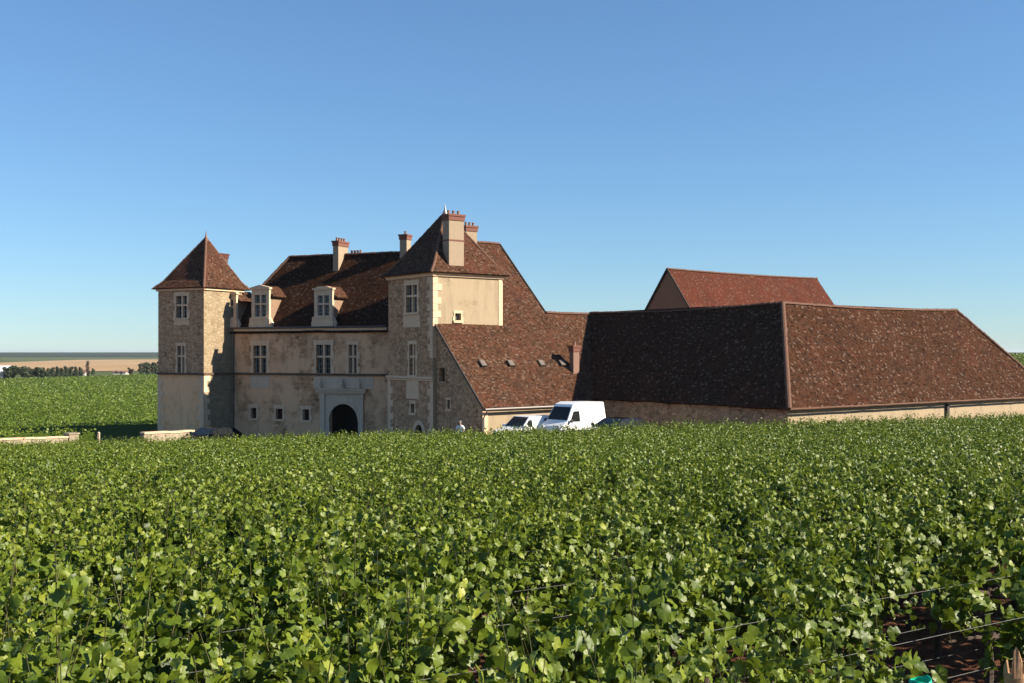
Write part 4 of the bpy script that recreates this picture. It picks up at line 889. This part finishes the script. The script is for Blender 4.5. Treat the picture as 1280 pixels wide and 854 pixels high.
def leaves_quad(P, N, S, T, rng):
    x, y, n = frames(N, rng); m = len(P); V_ = np.zeros((m, 4, 3)); b = rng.uniform(-.1, .35, m)
    for j in range(4):
        u, v = KQ[j]; z = (b*abs(u))[:, None]; V_[:, j] = P+S[:, None]*(x*u+y*(v-.35)+n*z)*1.35
    f = np.arange(m*4).reshape(m, 4); tri = np.concatenate([f[:, [0, 1, 2]], f[:, [0, 2, 3]]], 1).reshape(-1, 3)
    return V_.reshape(-1, 3), tri, np.repeat(np.clip(T, 0, 1), 2)
RD = unit(math.cos(R(33)), math.sin(R(33))); RN = (-RD[1], RD[0]); RANG = math.atan2(RD[1], RD[0])
# plan positions of all vines of the near vineyard, row by row
SPACE, ROWS = .92, 1.02
edge_px = np.array([-400, 0, 97, 180, 245, 300, 485, 603, 683, 790, 900, 985, 1060, 1280, 1700]); edge_d = np.array([74, 72.5, 72, 70.3, 70.3, 70, 67, 62.8, 61.5, 59, 57.8, 57.5, 62, 74, 88.])
pos = []
for j in range(-60, 120):
    off = RNG.uniform(0, SPACE)
    for i in range(-90, 170):
        s = i*SPACE+off+RNG.normal(0, .06); q = j*ROWS+RNG.normal(0, .04)
        x = RD[0]*s+RN[0]*q; y = RD[1]*s+RN[1]*q
        if y < 2.9 or y > 92: continue
        k = x/y
        if abs(k) > .50+1.8/y: continue
        if y > np.interp(640+FPX*k, edge_px, edge_d): continue
        pos.append((x, y, j, s, q))
pos.sort(key=lambda p: math.hypot(p[0], p[1]))
SPOTS = ((1160, 800, 100), (965, 835, 60), (770, 720, 45), (640, 795, 60), (262, 850, 70), (1225, 745, 70))
def sparse_at(x, y):
    """thin vines that let the red soil show through"""
    px = CX+FPX*x/y; z = gz(x, y); top = HZ-FPX*(z+1.0)/y; base = HZ-FPX*z/y
    return any(abs(px-a) < r_ and top-25 < b < top+.62*(base-top) for a, b, r_ in SPOTS) and y < 11.5
def gone(x, y):
    px = CX+FPX*x/y; return (y < 5.8 and px > 1170) or y < 7.4 and 1110 < px < 1205 or (y < 9 and 1150 < px < 1200)
pos = [p for p in pos if not gone(p[0], p[1])]
NEAR = [p for p in pos[:330]][:300]; FAR = pos[300:]
# ten vine shapes, then copies
protos = []
for k in range(16):
    rng = np.random.default_rng(100+k); P, N, S, T, sp = plant_leaves(rng, 760) if k < 12 else plant_leaves(rng, 200, .2, .6, 1.0, .5, 4)
    v, f, tt = leaves_full(P, N, S, T, rng); fo = raw_mesh('foliage', v, f, M['leaf'], tt)
    mb = MB(); lean = random.uniform(-.06, .06)
    mb.tube([(0, 0, -.12), (.02+lean, .01, .12), (-.02+lean, -.015, .28), (.03+lean, .01, .42), (.0, 0, .5)], [.035, .03, .026, .028, .02], 7)
    for sg in (-1, 1): mb.tube([(0, 0, .46), (sg*.2, .01, .5), (sg*.45, -.01, .5)], [.018, .013, .009], 5)
    tr = mb.build('trunk', M['bark'], None, fix=False); mb = MB()
    for q, t in sp: mb.tube([(q[0][0], 0, .49)]+[tuple(p) for p in q], [.005, .0042, .0036, .003, .0016], 4)
    cn = mb.build('canes', M['cane'], None, fix=False); protos.append((tr, fo, cn))
VL = 'leafy green grapevine in the nearest rows of the vineyard'; VG = 'grapevines in the nearest rows'
used = set()
for n_, (x, y, j, s, q) in enumerate(NEAR):
    k = random.randrange(12, 16) if sparse_at(x, y) else random.randrange(12); parts = protos[k]
    root = bpy.data.objects.new('grapevine', None); COL.objects.link(root); root.empty_display_size = .1
    root.location = (x, y, gz(x, y)); root.rotation_euler = (0, 0, RANG+(math.pi if random.random() < .5 else 0)+random.uniform(-.12, .12))
    sc = random.uniform(.92, 1.1); root.scale = (sc*random.uniform(.95, 1.08), sc, sc*random.uniform(.93, 1.08))
    tag(root, VL, 'grapevine', VG)
    for src in parts:
        if (k, src.name) in used: o = src.copy(); COL.objects.link(o)
        else: o = src; used.add((k, src.name))
        o.parent = root
for parts in protos:
    for o in parts:
        if o.parent is None: bpy.data.objects.remove(o)
# the rest of the near vineyard
def mass(name, pts, label, seed, nl, lod=None, mat='leaf'):
    rng = np.random.default_rng(seed); prot = [plant_leaves(np.random.default_rng(seed+k), 520)[:4] for k in range(24)]
    VV, FF, TT = [], [], []; base = 0; PP, NN, SS, TS = [], [], [], []
    for x, y, n, grow in pts:
        P, N, S, T = prot[rng.integers(24)]; sel = rng.choice(len(P), min(n, len(P)), replace=False)
        a = RANG+(math.pi if rng.random() < .5 else 0)+rng.normal(0, .08); c, s_ = math.cos(a), math.sin(a)
        Rm = np.array([[c, -s_, 0], [s_, c, 0], [0, 0, 1]]); sc = rng.uniform(.84, 1.12)
        PP.append((P[sel]*sc) @ Rm.T+np.array([x, y, gz(x, y)])); NN.append(N[sel] @ Rm.T); SS.append(S[sel]*grow); TS.append(T[sel]+rng.normal(0, .04))
    v, f, t = leaves_quad(np.concatenate(PP), np.concatenate(NN), np.concatenate(SS), np.concatenate(TS), rng)
    return tag(raw_mesh(name, v, f, M[mat], t), label, kind='stuff')
fp = []
for x, y, j, s, q in FAR:
    n = 400 if y < 35 else 290 if y < 50 else 210; fp.append((x, y, n, 1.02 if y < 35 else 1.2 if y < 50 else 1.35))
mass('vineyard', fp, 'sea of leafy vines running down to the stone buildings', 500, 170)

# far vineyards: hedge ridges as a base and loose leaf tufts above them
def far_vines(name, label, rows, seed):
    """rows: (x0, y0, x1, y1) strips"""
    rng = np.random.default_rng(seed); v, f, t = [], [], []
    P, N, S, T = [], [], [], []
    for x0, y0, x1, y1 in rows:
        L = math.hypot(x1-x0, y1-y0); m = max(2, int(L/4)); dx, dy = (x1-x0)/L, (y1-y0)/L; nx, ny = -dy, dx
        tt = np.linspace(0, 1, m+1); X = x0+(x1-x0)*tt; Y = y0+(y1-y0)*tt; Z = ground(X, Y); h = .95+rng.normal(0, .07, m+1); b = len(v)
        for k in range(m+1):
            for o, z in ((-.3, 0), (-.22, .7), (0, 1.0), (.22, .7), (.3, 0)): v.append((X[k]+nx*o, Y[k]+ny*o, Z[k]+z*h[k]))
        for k in range(m):
            for c in range(4): f.append((b+k*5+c, b+k*5+c+1, b+k*5+c+6)); f.append((b+k*5+c, b+k*5+c+6, b+k*5+c+5)); t += [.3, .3]
        ym = (y0+y1)/2; dens = min(21., 21*(100/max(ym, 100))**1.5); n = int(L*dens); 
        if n < 1: continue
        s = rng.uniform(0, 1, n); px_ = x0+(x1-x0)*s+rng.normal(0, .2, n); py_ = y0+(y1-y0)*s+rng.normal(0, .2, n); z = ground(px_, py_)+rng.uniform(.55, 1.28, n)
        P.append(np.stack([px_, py_, z], 1)); N.append(rng.normal(0, .5, (n, 3))+np.array([.1, -.3, .6])); S.append(rng.uniform(.09, .18, n)*min(2.5, max(1, ym/130))); T.append(np.clip(rng.normal(.48, .08, n), 0, 1))
    v2, f2, t2 = leaves_quad(np.concatenate(P), np.concatenate(N), np.concatenate(S), np.concatenate(T), rng)
    v = np.array(v); V_ = np.concatenate([v, v2]); F_ = np.concatenate([np.array(f), f2+len(v)]); T_ = np.concatenate([np.array(t), t2])
    return tag(raw_mesh(name, V_, F_, M['leaf'], T_), label, kind='stuff')
rows = []; y = 96.0
while y < 585:
    xa, xb = max(-.52*y-4, px2(np.interp(y, [400, 412, 475, 560, 600], [-400, 0, 100, 190, 260]), y) if y > 400 else -1e9), -.27*y; sk = .10*(xb-xa); rows.append((xa, y-sk*.5, xb, y+sk*.5)); y += 1.05 if y < 200 else 1.6 if y < 300 else 2.4
far_vines('far_vineyard', 'broad green vineyard beyond the low wall at far left', rows, 71)
rows = []; y = 104.0
while y < 260:
    rows.append((.36*y, y, .56*y+4, y)); y += 1.3
far_vines('hillside_vineyard', 'green vines on the rising slope at the far right edge', rows, 72)
rows = [(px2(a, d0), d0, px2(b, d0), d0) for d0 in (85, 86.1, 87.2) for a, b in ((-80, 118),)]
far_vines('verge_plants', 'strip of green plants between the low wall and the far vines', rows, 73)

# ------------------------------------------------------------------ trellis of the nearest rows
jrows = {}
for x, y, j, s, q in pos:
    if y < 13 and abs(x/y) < .6: jrows.setdefault(j, []).append(s)
cand = sorted(jrows, key=lambda j: min(math.hypot(RD[0]*s+RN[0]*j*ROWS, RD[1]*s+RN[1]*j*ROWS) for s in jrows[j]))[:11]
ORD = ['first', 'second', 'third', 'fourth', 'fifth', 'sixth', 'seventh', 'eighth', 'ninth', 'tenth', 'eleventh']
cand = sorted(cand)
for n_, j in enumerate(cand):
    a, b = min(jrows[j])-1.2, max(jrows[j])+1.4
    P_ = lambda s, h: Vector((RD[0]*s+RN[0]*j*ROWS, RD[1]*s+RN[1]*j*ROWS, gz(RD[0]*s+RN[0]*j*ROWS, RD[1]*s+RN[1]*j*ROWS)+h))
    t = thing('trellis', P_((a+b)/2, 0), 'wire trellis with thin posts along the %s vine row counted from the bottom right corner' % ORD[n_], 'trellis', 'trellises in the vine rows')
    for h in (.42, .66, .92):
        mb = MB(); k = max(3, int((b-a)/1.5)); mb.tube([P_(a+(b-a)*i/k, h+random.uniform(-.012, .012)) for i in range(k+1)], .0014, 5); mb.build('wire', M['wire'], t)
    s = a+.6+random.uniform(0, 2)
    while s < b:
        g_ = P_(s, 0); gp = CX+FPX*g_.x/max(g_.y, 1)
        if g_.y < 9 and 1000 < gp < 1260: s += 1.3; continue
        mb = MB(); p0, p1 = P_(s, -.2), P_(s, .9); mb.tube([p0, p1+Vector((random.uniform(-.03, .03), 0, 0))], [.018, .015], 6); mb.build('post', M['stake'] if 'stake' in M else M.setdefault('stake', plain('grey_stake', (.17, .13, .09), .9, var=.3, scale=12)), t); s += 4.2

# split wooden stake and green plastic sleeve at the bottom right
d = 4.8; x = px2(1268, d); zt_ = hz(806, d); zb_ = gz(x, d)
mb = MB(); n = 28; rk = random.Random(4); pk_ = {2: 826, 3: 815, 4: 822, 9: 829, 14: 831, 15: 824, 19: 812, 20: 806, 21: 810, 22: 827, 25: 830}
rim = [pk_.get(i, rk.uniform(834, 841)) for i in range(n)]; rings = []
for k, (py, rr) in enumerate(((None, .037), (None, .038), (852, .039), (845, .043), (0, .044))):
    ring = []
    for i in range(n):
        a = 2*math.pi*i/n; r_ = rr*(1+.09*noise.noise((math.cos(a)*1.7, math.sin(a)*1.7, k*.6))+.05*math.sin(a*5))
        z_ = zb_-.1 if k == 0 else zb_+.35 if k == 1 else hz(rim[i], d) if k == 4 else hz(py, d)
        if k == 4: r_ *= .9+.1*rk.random()
        ring.append(mb.add((x+r_*math.cos(a), d+r_*math.sin(a), z_)))
    rings.append(ring)
for k in range(4):
    for i in range(n): mb.f.append([rings[k][i], rings[k][(i+1) % n], rings[k+1][(i+1) % n], rings[k+1][i]])
st = mb.build('broken_stake', plain('splintered_wood', (.50, .29, .14), .8, var=.5, scale=45)); md = st.modifiers.new('wood', 'SOLIDIFY'); md.thickness = .009; tag(st, 'broken tan wooden stake with a splintered top in the bottom right corner', 'stake')
d = 4.85; x = px2(1150, d); mb = MB(); n = 14; z0 = gz(x, d); z1 = hz(850, d); rings = []
for k in range(6):
    zz = z0+(z1-z0)*k/5; rings.append([mb.add((x+.045*math.cos(2*math.pi*i/n)*(1+.12*math.sin(3*i)), d+.045*math.sin(2*math.pi*i/n), zz+(.006*math.sin(i*.9)+(.012 if i in (0, 1, 13) else 0) if k == 5 else 0))) for i in range(n)])
for k in range(5):
    for i in range(n): mb.f.append([rings[k][i], rings[k][(i+1) % n], rings[k+1][(i+1) % n], rings[k+1][i]])
gs = mb.build('vine_sleeve', plain('green_plastic', (.0, .42, .22), .3), smooth=True); md = gs.modifiers.new('wall', 'SOLIDIFY'); md.thickness = .003
tag(gs, 'bright green plastic sleeve with a torn rim round a young vine at the bottom edge', 'vine sleeve')

# ------------------------------------------------------------------ far trees and buildings on the left
TREER = [(0, (.014, .026, .010)), (.5, (.035, .055, .018)), (1, (.075, .095, .03))]
M['tree_leaf'] = leaf_mat('tree_leaf', TREER, .15, .6); M['copper_leaf'] = leaf_mat('copper_leaf', [(0, (.05, .03, .015)), (.5, (.10, .055, .025)), (1, (.15, .09, .04))], .1, .7)
def tree(px, d, top, w, shape, label, group, seed, mat='tree_leaf', name='tree'):
    rng = np.random.default_rng(seed); x = px2(px, d); zg = gz(x, d); H = hz(top, d)-zg; wd = w/FPX*d/2
    root = thing(name, (x, d, zg), label, 'tree', group)
    mb = MB(); mb.tube([(x, d, zg-.2), (x+.1, d, zg+H*.35), (x, d, zg+H*.8)], [H*.03, H*.022, H*.006], 7)
    for k in range(4): a = rng.uniform(0, 6.28); h0 = zg+H*rng.uniform(.25, .5); mb.tube([(x, d, h0), (x+math.cos(a)*wd*.6, d+math.sin(a)*wd*.6, h0+H*.22)], [H*.012, H*.004], 5)
    mb.build('trunk', M['bark'], root, fix=False)
    n = 900; cl = []
    nb = 14 if shape == 'round' else 10
    for k in range(nb):
        if shape == 'round': t = rng.uniform(.22, .9); rr = wd*math.sqrt(max(.05, 1-((t-.5)/.52)**2))*.75; cl.append((rng.normal(0, .5)*rr, rng.normal(0, .5)*rr, H*t, wd*.42))
        else: t = .08+.88*k/nb; cl.append((rng.normal(0, .15)*wd, rng.normal(0, .15)*wd, H*t, wd*(1.0-.85*t)+.15*wd if shape == 'cone' else wd*.75*(1-(t-.5)**2)))
    cl = np.array(cl); i = rng.integers(0, len(cl), n); dr_ = rng.normal(size=(n, 3)); dr_ /= np.linalg.norm(dr_, axis=1, keepdims=True)
    rad = cl[i, 3]*rng.uniform(.55, 1.08, n); zs_ = (.8 if shape == 'round' else 1.0)
    P = np.stack([x+cl[i, 0]+dr_[:, 0]*rad, d+cl[i, 1]+dr_[:, 1]*rad, zg+np.clip(cl[i, 2]+dr_[:, 2]*rad*zs_, .3, H)], 1)
    T = np.clip(.45+.25*dr_[:, 2]+rng.normal(0, .2, n), 0, 1); S = np.full(n, wd*.2)*rng.uniform(.6, 1.3, n)
    v, f, t = leaves_quad(P, dr_+rng.normal(0, .35, (n, 3)), S, T, rng); o = raw_mesh('crown', v, f, M[mat], t); attach(o, root); return root
G1 = 'trees in the windbreak left of the wheat field'
k = 0
for px, top, w, sh in ((8, 459, 11, 'round'), (17, 456.5, 15, 'round'), (29, 457, 15, 'round'), (38, 458.5, 12, 'round'), (46, 459.5, 12, 'round'), (53, 459, 11, 'round'), (60, 461, 8, 'cone'), (66, 459.5, 8, 'cone'), (72, 458.5, 8, 'cone'), (77, 460, 7, 'cone'), (82.5, 458, 8, 'cone'), (89, 458.5, 8, 'cone'), (95, 458.5, 7, 'cone'), (100.5, 459, 7, 'cone')):
    dark = ['rounded dark green tree in the windbreak at far left', 'narrow pointed tree towards the right end of the far windbreak'][sh == 'cone']
    tree(px, 424+px*.62+3*(k % 4), top-.6, w*1.15, sh, dark, G1, 900+k); k += 1
tree(109.5, 520, 450, 6.5, 'col', 'tall slender brownish poplar standing against the tan field', None, 930, 'copper_leaf', 'poplar_tree')
tree(116, 520, 460, 6, 'round', 'small green bushy tree just right of the slender poplar', None, 931)
tree(162.5, 600, 458, 8, 'round', 'lone rounded brownish tree at the foot of the tan field', None, 932, 'copper_leaf')
for k, (px, top, w) in enumerate(((176, 455, 10), (183, 452.5, 13), (191, 453, 12), (198, 452, 12))):
    tree(px, 560+6*k, top, w, 'round', 'dark green tree in the clump right beside the slim tower', 'trees in the clump beside the tower', 940+k)
def house(px, d, w, wallh, roofh, label, roofmat='grey_roof', rot=0.2, depth=7):
    x = px2(px, d); z = gz(x, d); t = thing('far_house', (x, d, z), label, 'building'); T = Matrix.Translation((x, d, z)) @ Matrix.Rotation(rot, 4, 'Z')
    mb = MB(); mb.box((-w/2, -depth/2, -.5), (w/2, depth/2, wallh), T); mb.build('wall', M['far_wall'], t)
    mb = MB(); mb.prism([T @ Vector((-w/2-.3, -depth/2-.4, wallh)), T @ Vector((-w/2-.3, depth/2+.4, wallh)), T @ Vector((-w/2-.3, 0, wallh+roofh))], T.to_3x3() @ Vector((w+.6, 0, 0))); mb.build('roof', M[roofmat], t)
    mb = MB(); mb.box((-w*.3, -depth/2-.05, .9), (-w*.15, -depth/2-.003, 2.2), T); mb.box((w*.1, -depth/2-.05, .0), (w*.2, -depth/2-.003, 2.1), T); mb.build('openings', M['dark'], t)
M['far_wall'] = plain('far_wall', (.62, .57, .5), .9); M['grey_roof'] = plain('pale_metal_roof', (.68, .68, .70), .5); M['brown_roof'] = plain('brown_roof', (.25, .13, .09), .9)
house(1, 440, 8, 3.6, 2.2, 'white-roofed shed at the left edge of the photo before the windbreak', 'grey_roof', .5)
house(101, 530, 5, 2.2, 1.2, 'tiny pale house between the windbreak and the slender poplar', 'brown_roof')
house(151, 620, 7, 1.5, .8, 'low pale farm shed below the tan field near the lone brown tree', 'brown_roof', .1)
# hedge on the crest at far right
def hedge(px0, px1, d, h, label):
    rng = np.random.default_rng(5); n = 2600; x = rng.uniform(px2(px0, d), px2(px1, d), n); y = d+rng.normal(0, .8, n); z = ground(x, y)+rng.uniform(0, h, n)*rng.uniform(.6, 1, n)
    v, f, t = leaves_quad(np.stack([x, y, z], 1), rng.normal(0, 1, (n, 3))+np.array([0, -.2, .3]), rng.uniform(.3, .6, n), np.clip(rng.normal(.35, .2, n), 0, 1), rng)
    return tag(raw_mesh('hedge', v, f, M['tree_leaf'], t), label, 'hedge')
hedge(1215, 1420, 262, 1.8, 'dark hedge along the crest of the green slope at far right')

# ------------------------------------------------------------------ air: pale haze over the plain
m = bpy.data.materials.new('haze'); m.use_nodes = True; nt = m.node_tree; nt.nodes.clear()
o_ = nt.nodes.new('ShaderNodeOutputMaterial'); pv = nt.nodes.new('ShaderNodeVolumePrincipled'); nt.links.new(pv.outputs[0], o_.inputs['Volume'])
pv.inputs['Color'].default_value = (.80, .88, 1, 1); pv.inputs['Density'].default_value = .00006; pv.inputs['Anisotropy'].default_value = .2
mb = MB(); mb.box((-9000, -60, -26), (9000, 9500, 13)); tag(mb.build('haze', m), 'thin pale air over the plain', kind='stuff')

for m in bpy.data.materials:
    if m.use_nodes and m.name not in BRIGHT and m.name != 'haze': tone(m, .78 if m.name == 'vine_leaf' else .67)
